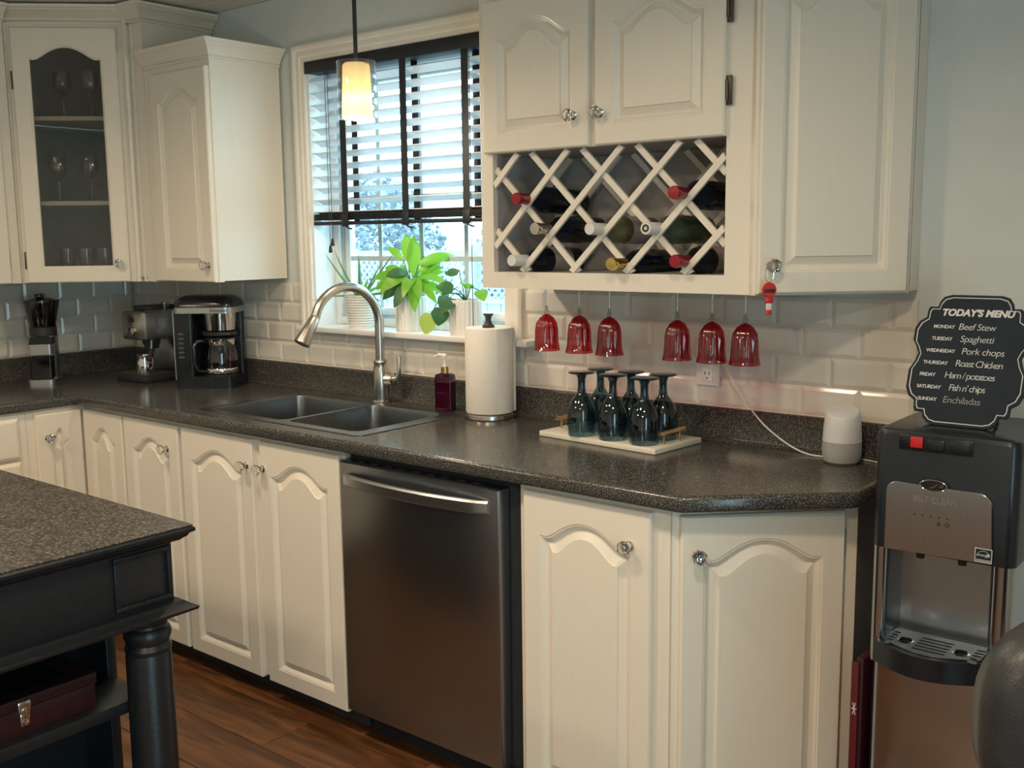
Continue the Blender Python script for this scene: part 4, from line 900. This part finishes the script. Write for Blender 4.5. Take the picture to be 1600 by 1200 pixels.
single('shot_glass', MB().lathe([(0.0, 0.0), (0.012, 0.0), (0.016, 0.03), (0.018, 0.034), (0.0165, 0.034), (0.0125, 0.004), (0.0, 0.004)], n=20), m_clear, 'small clear shot glass standing on top of the espresso machine', 'glass', loc=(-1.265, -0.17, 0.914+0.2855))
mp = thing('milk_pitcher', 'small stainless milk pitcher on the espresso machine tray', 'pitcher', (-1.262, -0.283, 0.9485))
part('body', MB().lathe([(0.0, 0.0), (0.033, 0.0), (0.035, 0.004), (0.031, 0.045), (0.027, 0.065), (0.029, 0.075), (0.028, 0.075), (0.026, 0.066), (0.030, 0.045), (0.033, 0.006), (0.0, 0.005)], n=28), m_chrome, mp)
part('handle', MB().tube([(0.026, 0.004, 0.066), (0.048, 0.008, 0.064), (0.050, 0.008, 0.035), (0.034, 0.004, 0.016)], 0.0035, 8), m_chrome, mp)
part('spout', MB().tube([(-0.026, -0.004, 0.066), (-0.036, -0.006, 0.076)], [0.008, 0.004], 8), m_chrome, mp)

gr = thing('coffee_grinder', 'coffee grinder with dark smoky hopper on the left counter', 'coffee grinder', (-1.600, -0.530, 0.914), math.radians(48))
part('base', MB().prism(rrect(-0.050, 0.056, -0.075, 0.060, 0.020, 5), 0.0, 0.018), m_steel, gr)
part('body', MB().prism(rrect(-0.050, 0.050, -0.010, 0.060, 0.020, 5), 0.018, 0.190), m_steel, gr)
part('grinder_head', MB().prism(rrect(-0.043, 0.048, -0.058, 0.0, 0.012, 5), 0.118, 0.160), m_steel, gr)
L = [[(x, y, z) for x, y in rrect(-0.043, 0.048, -0.058+k, 0.03, 0.012, 5)] for k, z in ((0, 0.160), (0.03, 0.188))]
part('sloped_cap', MB().loops(L, True, True), m_blackmat, gr)
part('grounds_bin', MB().prism(rrect(-0.042, 0.047, -0.060, -0.008, 0.012, 5), 0.022, 0.114), m_smoke, gr)
part('grounds', MB().prism(rrect(-0.038, 0.043, -0.055, -0.012, 0.01, 4), 0.024, 0.085), m_soil, gr)
part('hopper_collar', MB().lathe([(0.050, 0.190), (0.052, 0.192), (0.052, 0.225), (0.050, 0.227), (0.0, 0.227)], (0, 0.02, 0), 32), m_blackmat, gr)
part('hopper', MB().lathe([(0.049, 0.2275), (0.050, 0.230), (0.068, 0.325), (0.068, 0.330)], (0, 0.02, 0), 36, caps=False), m_smoke, gr)
part('beans', MB().lathe([(0.0, 0.228), (0.048, 0.229), (0.055, 0.270), (0.0, 0.280)], (0, 0.02, 0), 24), m_soil, gr)
part('hopper_lid', MB().lathe([(0.069, 0.330), (0.069, 0.335), (0.03, 0.345), (0.0, 0.346)], (0, 0.02, 0), 36).box(-0.012, 0.012, -0.03, 0.05, 0.345, 0.362, 0.006), m_smoke, gr)

# ------------------------------------------------------------------ glassware in the corner cabinet
def tumbler(x, y, z, r, h, label):
    single('drinking_glass', MB().lathe([(0.0, 0.0), (r*0.78, 0.0), (r*0.85, 0.004), (r, h), (r*0.96, h), (r*0.80, 0.008), (0.0, 0.008)], n=20), m_clear, label, 'glass', 'glasses in the corner cabinet', (x, y, z))
def wineglass(x, y, z, label):
    single('stem_glass', MB().lathe([(0.0, 0.0), (0.032, 0.0), (0.030, 0.003), (0.006, 0.008), (0.004, 0.02), (0.004, 0.075), (0.012, 0.085), (0.030, 0.105), (0.036, 0.13), (0.031, 0.175), (0.030, 0.175), (0.035, 0.13), (0.028, 0.105), (0.0, 0.088)], n=20), m_clear, label, 'glass', 'glasses in the corner cabinet', (x, y, z))
zb = 1.325+0.0165; z1s = 1.325+0.3165; z2s = 1.325+0.6405
for i, (x, y) in enumerate(((-1.46, -0.47), (-1.39, -0.43), (-1.34, -0.38), (-1.27, -0.33))): tumbler(x, y, zb, 0.034, 0.115, 'clear tumbler on the bottom shelf of the glass cabinet, %s from the left' % ('first', 'second', 'third', 'fourth')[i])
for i, (x, y) in enumerate(((-1.45, -0.49), (-1.37, -0.40), (-1.29, -0.34))): wineglass(x, y, z1s, 'clear stemmed glass on the middle shelf of the glass cabinet, %s' % ('at left', 'in the middle', 'at right')[i])
for i, (x, y) in enumerate(((-1.43, -0.46), (-1.35, -0.39), (-1.28, -0.33))): wineglass(x, y, z2s, 'clear stemmed glass on the top shelf of the glass cabinet, %s' % ('at left', 'in the middle', 'at right')[i])

# ------------------------------------------------------------------ outlet, cable, speaker
ou = thing('wall_outlet', 'white wall outlet on the tiles behind the red goblets', 'outlet', (1.153, -0.003, 1.120))
part('plate', MB().box(-0.037, 0.037, -0.006, 0.0, -0.058, 0.058, 0.003), m_whiteplastic, ou)
part('socket', MB().box(-0.017, 0.017, -0.0085, -0.006, -0.046, -0.008, 0.004), m_whiteplastic, ou)
part('socket', MB().box(-0.017, 0.017, -0.0085, -0.006, 0.008, 0.046, 0.004), m_whiteplastic, ou)
for dx in (-0.0065, 0.0065): part('slot', MB().box(dx-0.0012, dx+0.0012, -0.0089, -0.0084, -0.027, -0.018), m_blackmat, ou)
part('slot', MB().lathe([(0.0, 0.0), (0.0024, 0.0), (0.0024, 0.0004), (0, 0.0004)], (0, -0.0085, -0.036), 10, axis=STAND), m_blackmat, ou)
sp = thing('smart_speaker', 'white and grey rounded smart speaker at the end of the worktop', 'speaker', (1.580, -0.100, 0.914), math.radians(20))
n = 48; L = []
for r, z, sl_ in ((0.0, 0.0, 0), (0.036, 0.0, 0), (0.043, 0.005, 0), (0.0475, 0.020, 0), (0.0480, 0.035, 0), (0.0472, 0.055, 0)): L.append([(r*math.cos(2*PI*i/n), r*math.sin(2*PI*i/n), z) for i in range(n)])
part('fabric_base', MB().loops(L, False, True), m_greyfab, sp)
L = []
for r, z, sl_ in ((0.0474, 0.0555, 0), (0.0455, 0.090, 0.2), (0.0420, 0.125, 0.85), (0.0405, 0.130, 1), (0.0375, 0.1325, 1), (0.0, 0.1325, 1)):
    L.append([(r*math.cos(2*PI*i/n), r*math.sin(2*PI*i/n), z+sl_*0.30*r*math.sin(2*PI*i/n)) for i in range(n)])
part('shell', MB().loops(L), m_speaker, sp)
part('foot', MB().lathe([(0.0, -0.0), (0.034, 0.0), (0.034, 0.001), (0, 0.001)], n=24), m_blackmat, sp)
cb = thing('power_cable', 'thin pale power cable hanging from the outlet to the speaker', 'cable', (1.165, -0.012, 1.145))
cbp = [(1.153, -0.022, 1.147), (1.18, -0.035, 1.150), (1.215, -0.036, 1.13), (1.245, -0.034, 1.085), (1.285, -0.034, 1.03), (1.345, -0.045, 0.975), (1.42, -0.062, 0.935), (1.48, -0.075, 0.9185), (1.535, -0.07, 0.9168), (1.58, -0.050, 0.9168), (1.65, -0.06, 0.9168), (1.722, -0.10, 0.9168)]
def smooth(pts, m=6):
    P = [Vector(p) for p in pts]; out = []
    for i in range(len(P)-1):
        p0, p1, p2, p3 = P[max(i-1, 0)], P[i], P[i+1], P[min(i+2, len(P)-1)]
        for k in range(m):
            t_ = k/m; out.append(0.5*((2*p1)+(p2-p0)*t_+(2*p0-5*p1+4*p2-p3)*t_*t_+(3*p1-p0-3*p2+p3)*t_**3))
    return out+[P[-1]]
part('cord', MB().tube([p-Vector((1.165, -0.012, 1.145)) for p in smooth(cbp)], 0.0022, 8), m_whitecord, cb)
part('plug', MB().box(-0.030, 0.006, -0.034, 0.0005, -0.013, 0.017, 0.004), m_whiteplastic, cb)

# ------------------------------------------------------------------ keychain on the angled door knob
kc = thing('red_keychain', 'red round keychain charm hanging from the knob of the angled upper cabinet', 'keychain', (1.492, -0.349, 1.400), PI/4)
part('ring', MB().tube([(0.010*math.sin(2*PI*i/20), 0, 0.0+0.018*math.cos(2*PI*i/20)-0.010) for i in range(21)], 0.0009, 6, False), m_chrome, kc)
part('disc', MB().lathe([(0.0, -0.003), (0.0165, -0.003), (0.0175, 0.0), (0.0165, 0.003), (0.0, 0.003)], (0, 0.0, -0.046), 28, axis=STAND), m_red, kc)
part('band', MB().box(-0.013, 0.013, -0.0045, -0.003, -0.052, -0.044, 0.001), m_blackmat, kc)
part('tag', MB().box(-0.010, 0.010, -0.003, 0.003, -0.078, -0.062, 0.003).box(-0.007, 0.007, -0.003, 0.003, -0.104, -0.092, 0.002), m_red, kc)
part('strap', MB().box(-0.0065, 0.0065, -0.0022, 0.0022, -0.093, -0.077, 0.001), m_whitefoil, kc)

# ------------------------------------------------------------------ water cooler
wk = thing('water_cooler', 'black and stainless free-standing water cooler at the right', 'water cooler', (1.919, -0.420, 0))
HW = 0.141; DP = 0.30
def hull(x0, x1, y0, y1, z0, z1, r=0.03):
    return MB().loops([[(x, y, z) for x, y in rrect(x0, x1, y0, y1, r, 6)] for z in (z0, z1)], True, True)
fr = [(HW*math.cos(a), 0.030-0.030*math.sin(a)**0.8) for a in [PI*k/24 for k in range(25)]]
part('lower_door', MB().prism(fr+[(-HW, DP), (HW, DP)], 0.02, 0.556), m_panel, wk)
part('plinth', MB().box(-HW+0.01, HW-0.01, 0.02, DP-0.01, 0.0, 0.02), m_blackmat, wk)
part('side_column', hull(-HW, -0.108, 0.0, DP, 0.556, 0.815, 0.015), m_panel, wk)
part('side_column', hull(0.095, HW, 0.0, DP, 0.556, 0.815, 0.022), m_panel, wk)
part('recess_back', MB().box(-0.108, 0.095, 0.10, DP, 0.556, 0.815), m_steel_dark, wk)
part('upper_shell', MB().loops([[(x, y, z) for x, y in rrect(-HW-0.002+i, HW+0.002-i, -0.002+i, DP-i, 0.022, 5)] for i, z in ((0, 0.815), (0, 1.060), (0.004, 1.070), (0.010, 1.0725))], True, True), m_navyblack, wk)
pp = [(-0.113, 0.816)] + [(-0.113+0.022*(1-math.cos(a)), 0.942+0.022*math.sin(a)) for a in [PI/2*k/6 for k in range(7)]] + [(0.098-0.026*(1-math.sin(a)), 0.936+0.026*math.cos(a)) for a in [PI/2*k/6 for k in range(7)]] + [(0.103, 0.820)]
cpn = curve_shape(pp, [], 0.004, 0.0012, 1); part('control_panel', xf(cpn, Matrix.Translation((0, -0.0065, 0)) @ STAND), m_panel, wk)
ov = [(0.028*math.cos(2*PI*k/32), 0.0125*math.sin(2*PI*k/32)) for k in range(32)]; ovi = [(0.9*x, 0.86*y) for x, y in ov]
part('badge_ring', xf(curve_shape(ov, [ovi], 0.003, 0.0008, 1), Matrix.Translation((-0.016, -0.0125, 0.966)) @ STAND), m_chrome, wk)
bd = part('badge', xf(curve_shape(ovi, [], 0.002), Matrix.Translation((-0.016, -0.0122, 0.966)) @ STAND), m_black, wk)
part('badge_mark', MB().tube([(-0.022, -0.0146, 0.960), (-0.014, -0.0146, 0.964), (-0.008, -0.0146, 0.971)], 0.0006, 6).tube([(0.000+0.004*math.cos(2*PI*k/12), -0.0146, 0.967+0.0022*math.sin(2*PI*k/12)) for k in range(13)], 0.0006, 6), m_chrome, bd)
part('panel_lettering', xf(text_mb('SELF CLEAN', 0.0165, 0.0006, bold=0.0002, align='CENTER'), Matrix.Translation((-0.012, -0.0110, 0.929)) @ STAND), pbr('etched_grey', (0.20, 0.19, 0.18), 0.4), wk)
for k in range(5):
    x = -0.052+k*0.0165
    part('indicator', MB().lathe([(0.0, 0.0), (0.0021, 0.0), (0.0018, 0.0012), (0.0, 0.0012)], (x, -0.0105, 0.900), 10, axis=STAND), m_blackmat, wk)
part('panel_icon', xf(curve_shape([(0.0045*math.cos(2*PI*k/16), 0.0045*math.sin(2*PI*k/16)) for k in range(16)], [[(0.003*math.cos(2*PI*k/16), 0.003*math.sin(2*PI*k/16)) for k in range(16)]], 0.0004), Matrix.Translation((0.014, -0.0108, 0.887)) @ STAND), m_blackmat, wk)
part('panel_icon', MB().box(-0.006, 0.0, -0.0112, -0.0104, 0.883, 0.888).tube([(-0.005, -0.0108, 0.888), (-0.005, -0.0108, 0.892), (-0.001, -0.0108, 0.892), (-0.001, -0.0108, 0.888)], 0.0005, 5), m_blackmat, wk)
lb = part('efficiency_label', MB().box(0.071, 0.102, -0.0112, -0.0104, 0.823, 0.850), m_slate, wk)
part('label_border', xf(curve_shape([(0.070, 0.822), (0.103, 0.822), (0.103, 0.851), (0.070, 0.851)], [[(0.0715, 0.8235), (0.1015, 0.8235), (0.1015, 0.8495), (0.0715, 0.8495)]], 0.0003), Matrix.Translation((0, -0.0115, 0)) @ STAND), m_chalk, lb)
part('label_mark', xf(text_mb('energy', 0.0082, 0.0002, shear=0.3, align='CENTER'), Matrix.Translation((0.085, -0.0116, 0.835)) @ STAND), m_chalk, lb)
st = [((0.005 if k % 2 == 0 else 0.0022)*math.sin(PI*k/5), (0.005 if k % 2 == 0 else 0.0022)*math.cos(PI*k/5)) for k in range(10)]
part('label_mark', xf(curve_shape(st, [], 0.0002), Matrix.Translation((0.0955, -0.0116, 0.838)) @ STAND), m_chalk, lb)
part('label_mark', MB().tube([(0.0865+0.013*math.cos(a), -0.0114, 0.832+0.014*math.sin(a)) for a in [PI*(0.15+0.8*k/12) for k in range(13)]], 0.0004, 5), m_chalk, lb)
part('label_strip', MB().box(0.0725, 0.1005, -0.0117, -0.0112, 0.8243, 0.8283), m_chalkdim, lb)
part('tap_slot', MB().box(-0.092, 0.055, -0.0050, -0.0015, 1.033, 1.064, 0.002), m_black, wk)
part('hot_tap_button', MB().box(-0.067, -0.042, -0.012, -0.004, 1.040, 1.063, 0.002), m_red, wk)
part('tap_button', MB().box(-0.034, 0.000, -0.009, -0.004, 1.038, 1.060, 0.002), m_navyblack, wk)
part('tap_button', MB().box(0.012, 0.050, -0.009, -0.004, 1.038, 1.060, 0.002), m_navyblack, wk)
def trayfront(y_in): return [(-0.126+0.2205*k/16, -0.012-0.045*math.sin(PI*(k/16)) + y_in*0) for k in range(17)]
tf = trayfront(0); poly = tf+[(0.0945, 0.10), (-0.107, 0.10), (-0.107, 0.0), (-0.126, -0.0005)]
part('drip_tray', MB().prism(poly, 0.562, 0.610), m_navyblack, wk)
gh = []
for hx_ in (-0.066, 0.048): gh.append([(hx_+0.014*math.cos(2*PI*k/20), 0.010+0.018*math.sin(2*PI*k/20)) for k in range(20)])
for j in range(5):
    y = -0.026+j*0.017
    for a, b in ((-0.100, -0.088), (-0.042, 0.024), (0.070, 0.088)): gh.append([(a, y), (b, y), (b, y+0.008), (a, y+0.008)])
gro = [(-0.112, 0.0)]+[(-0.112+0.2*k/16, -0.006-0.036*math.sin(PI*(k/16))) for k in range(1, 16)]+[(0.090, 0.0), (0.090, 0.072), (-0.104, 0.072)]
part('drip_grille', xf(curve_shape(gro, gh, 0.0015), Matrix.Translation((0, 0, 0.6130))), m_steel_dark, wk)
for hx_ in (-0.066, 0.048): part('cup_ring', MB().lathe([(0.013, 0.6146), (0.015, 0.6160), (0.018, 0.6150)], (hx_, 0.010, 0), 24, caps=False), m_chrome, wk)
part('nozzle', MB().lathe([(0.008, 0.795), (0.011, 0.815), (0.0, 0.8152)], (-0.05, 0.035, 0), 16), m_blackmat, wk)
part('nozzle', MB().lathe([(0.008, 0.795), (0.011, 0.815), (0.0, 0.8152)], (0.035, 0.035, 0), 16), m_blackmat, wk)

# red folded board in the gap
rb = thing('red_board', 'narrow dark red board standing in the gap beside the water cooler', 'board', (1.752, -0.36, 0))
part('panel', MB().box(-0.006, 0.012, -0.045, 0.25, 0.0, 0.545, 0.004), m_darkred, rb)
part('front_edge', MB().box(-0.013, 0.004, -0.053, -0.046, 0.0, 0.538, 0.003), pbr('bright_red_edge', (0.10, 0.008, 0.014), 0.45), rb)
for a in range(3): part('white_mark', MB().tube([(-0.003-0.006*math.cos(a*PI/3), -0.0538, 0.43-0.016*math.sin(a*PI/3)), (-0.003+0.006*math.cos(a*PI/3), -0.0538, 0.43+0.016*math.sin(a*PI/3))], 0.0010, 5), m_chalk, rb)

# ------------------------------------------------------------------ menu board on the cooler
mbd = thing('menu_board', 'scalloped chalkboard menu listing seven dinners on top of the water cooler', 'menu board', (1.914, -0.325, 1.0735), rot=(math.radians(-20), 0, 0))
def half_outline():
    P = [(0.0, 0.290), (0.055, 0.290), (0.072, 0.285), (0.080, 0.274), (0.083, 0.262), (0.100, 0.262), (0.104, 0.256), (0.105, 0.238), (0.120, 0.228), (0.128, 0.212), (0.128, 0.185), (0.118, 0.170), (0.112, 0.155), (0.118, 0.136), (0.128, 0.118), (0.128, 0.078), (0.120, 0.060), (0.105, 0.050), (0.104, 0.034), (0.100, 0.027), (0.084, 0.027), (0.080, 0.014), (0.070, 0.004), (0.055, 0.0), (0.0, 0.0)]
    return P
hp_ = half_outline(); hp_ = [(x*0.93, z) for x, z in hp_]
out = hp_[:-1]+[(-x, z) for x, z in reversed(hp_)][:-1]
part('panel', xf(curve_shape(out, [], 0.004, 0.0008, 1), Matrix.Translation((0, 0.004, 0)) @ STAND), m_slate, mbd)
def inset(poly, s, cx=0, cz=0.145): return [(cx+(x-cx)*(1-s/0.115), cz+(z-cz)*(1-s/0.145)) for x, z in poly]
part('chalk_border', xf(curve_shape(inset(out, 0.006), [inset(out, 0.0078)], 0.0003), Matrix.Translation((0, -0.0003, 0)) @ STAND), m_chalk, mbd)
part('title_lettering', xf(text_mb("TODAY'S MENU", 0.0205, 0.0003, shear=0.18, bold=0.0009, align='CENTER'), Matrix.Translation((0.006, -0.0003, 0.243)) @ STAND), m_chalk, mbd)
rows = [('MONDAY', 'Beef Stew', 0.214, m_chalk, -0.080), ('TUESDAY', 'Spaghetti', 0.187, m_chalk, -0.080), ('WEDNESDAY', 'Pork chops', 0.160, m_chalk, -0.088), ('THURSDAY', 'Roast Chicken', 0.133, m_chalk, -0.090), ('FRIDAY', 'Ham / potatoes', 0.106, m_chalk, -0.094), ('SATURDAY', "Fish n' chips", 0.079, m_chalk, -0.096), ('SUNDAY', 'Enchiladas', 0.052, m_chalkdim, -0.090)]
for day, dish, z, mt, x in rows:
    part('day_lettering', xf(text_mb(day, 0.0105, 0.0002, bold=0.0002, spacing=0.92), Matrix.Translation((x, -0.0003, z)) @ STAND), m_chalk, mbd)
    xs = x+0.0072*len(day)+0.008
    part('dish_lettering', xf(text_mb(dish, 0.0205, 0.0002, shear=0.12, bold=-0.0002, spacing=0.92 if len(dish) < 12 else 0.80), Matrix.Translation((xs, -0.0003, z-0.002)) @ STAND), mt, mbd)
part('easel_leg', MB().tube([(0.055, 0.010, 0.10), (0.062, 0.060, 0.022)], 0.004, 8), m_slate, mbd)
part('easel_leg', MB().tube([(-0.055, 0.010, 0.10), (-0.062, 0.060, 0.022)], 0.004, 8), m_slate, mbd)

# ------------------------------------------------------------------ island with shelves, box
il = thing('kitchen_island', 'black painted kitchen island with speckled top and turned corner leg', 'island', (0.0, -1.415, 0.0))
IX0, IX1, IY0, IY1 = -1.0, 0.755, -0.90, 0.0
tp = [(0.0, 0.882), (0.004, 0.886), (0.010, 0.890), (0.014, 0.896), (0.022, 0.900), (0.0225, 0.906), (0.018, 0.9105)]
L = []
for u, z in tp: e = u-0.020; L.append([(IX0-e, IY0-e, z), (IX1+e, IY0-e, z), (IX1+e, IY1+e, z), (IX0-e, IY1+e, z)])
part('top_edge', MB().loops(L, True, True), m_island, il, angle=25)
part('top_surface', MB().box(IX0-0.002, IX1-0.001, IY0, IY1-0.001, 0.9106, 0.914, 0.0015), m_islandtop, il)
AX = 0.715; AY = -0.028
part('apron', MB().box(IX0+0.03, AX, IY0+0.03, AY, 0.752, 0.882, 0.002), m_island, il)
pf = [(0.0, 0.0), (0.008, 0.0), (0.008, 0.006), (0.004, 0.008), (0.0, 0.010)]
def frame_x(y0, y1, z0, z1, x):
    mb = MB(); t_ = 0.010
    for a in ((y0, y1, z0, z0+t_), (y0, y1, z1-t_, z1), (y0, y0+t_, z0+t_, z1-t_), (y1-t_, y1, z0+t_, z1-t_)): mb.box(x, x+0.006, a[0], a[1], a[2], a[3], 0.002)
    return mb
part('corner_panel', frame_x(AY-0.130, AY-0.004, 0.762, 0.872, AX), m_island, il)
part('corner_panel', frame_x(IY0+0.034, IY0+0.160, 0.762, 0.872, AX), m_island, il)
lm = [(0.0, 0.722), (0.012, 0.722), (0.034, 0.732), (0.036, 0.738), (0.024, 0.744), (0.014, 0.752), (0.0, 0.754)]
L = []
for u, z in lm: L.append([(IX0+0.03-u, IY0+0.03-u, z), (AX-0.002+u, IY0+0.03-u, z), (AX-0.002+u, AY+u, z), (IX0+0.03-u, AY+u, z)])
part('lower_moulding', MB().loops(L, True, True), m_island, il, angle=25)
legp = [(0.0, 0.0), (0.050, 0.0), (0.052, 0.02), (0.048, 0.04), (0.046, 0.06), (0.0465, 0.35), (0.0455, 0.640), (0.0440, 0.648), (0.0460, 0.652), (0.0470, 0.658), (0.0440, 0.664), (0.0420, 0.668), (0.0445, 0.674), (0.0475, 0.682), (0.0478, 0.690), (0.0445, 0.699), (0.0405, 0.703), (0.0400, 0.708), (0.043, 0.712), (0.045, 0.722), (0.0, 0.722)]
lg = MB().lathe(legp, n=32).mesh('leg', m_island, 30)
LX, LY = 0.672, -0.068
for x, y in ((LX, LY), (LX, IY0+0.085), (IX0+0.085, LY), (IX0+0.085, IY0+0.085)): link('leg', lg, il, (x, y, 0.0))
part('cabinet_body', MB().box(IX0+0.12, 0.40, IY0+0.06, -0.055, 0.06, 0.722), m_island, il)
part('end_post', MB().box(0.40, 0.515, -0.075, -0.052, 0.06, 0.722, 0.003), m_island, il)
part('end_post', MB().box(0.40, 0.515, IY0+0.055, IY0+0.075, 0.06, 0.722, 0.003), m_island, il)
for z in (0.545, 0.300, 0.080): part('shelf', MB().box(0.40, 0.650, IY0+0.075, -0.060, z-0.026, z, 0.003), m_island, il)
bx = thing('wooden_box', 'burgundy wooden box with glass lid and silver clasp on the island shelf', 'box', (0.53, -1.755, 0.5452))
part('body', MB().box(-0.10, 0.095, -0.19, 0.178, 0.0, 0.052, 0.002), m_mahog, bx)
part('lid_frame', xf(curve_shape([(-0.10, -0.19), (0.097, -0.19), (0.097, 0.180), (-0.10, 0.180)], [[(-0.065, -0.155), (0.062, -0.155), (0.062, 0.145), (-0.065, 0.145)]], 0.011, 0.002, 1), Matrix.Translation((0, 0, 0.064))), m_mahog, bx)
part('lid_glass', MB().box(-0.066, 0.063, -0.156, 0.146, 0.064, 0.067), m_boxglass, bx)
part('clasp', MB().box(0.096, 0.100, 0.020, 0.044, 0.046, 0.068, 0.002).box(0.096, 0.099, 0.023, 0.041, 0.018, 0.044, 0.002).lathe([(0.0, 0.0), (0.008, 0.0), (0.008, 0.004), (0.0, 0.005)], (0.100, 0.032, 0.046), 12, axis=Matrix.Rotation(PI/2, 4, 'Y')).lathe([(0.0, 0.0), (0.006, 0.0), (0.005, 0.005), (0.0, 0.006)], (0.099, 0.032, 0.026), 12, axis=Matrix.Rotation(PI/2, 4, 'Y')), m_chrome, bx)

# ------------------------------------------------------------------ black chair at the lower right
ch = thing('leather_chair', 'black leather padded chair cut off at the lower right corner', 'chair', (2.480, -1.190, 0.0), math.radians(28))
def pad(x0, x1, z0, z1, y0, y1, r, e):
    L = []
    for y, i in ((y0, e), (y0+e*0.25, e*0.35), (y0+e, 0.0), (y1-e, 0.0), (y1-e*0.25, e*0.35), (y1, e)):
        L.append([(x, y, z) for x, z in rrect(x0+i, x1-i, z0+i, z1-i, max(r-i, 0.01), 8)])
    return MB().loops(L, True, True)
part('seat', MB().box(-0.25, 0.25, -0.24, 0.22, 0.40, 0.50, 0.045, 5), m_leather, ch)
part('backrest', pad(-0.24, 0.24, 0.665, 0.975, 0.10, 0.26, 0.13, 0.06), m_leather, ch, angle=60)
part('lumbar_pad', pad(-0.222, 0.222, 0.47, 0.72, 0.12, 0.245, 0.07, 0.05), m_leather, ch, angle=60)
for x in (-0.2, 0.2):
    for y in (-0.18, 0.18): part('leg', MB().tube([(x, y, 0.0), (x*0.95, y*0.95, 0.42)], [0.012, 0.018], 10), m_blackmat, ch)
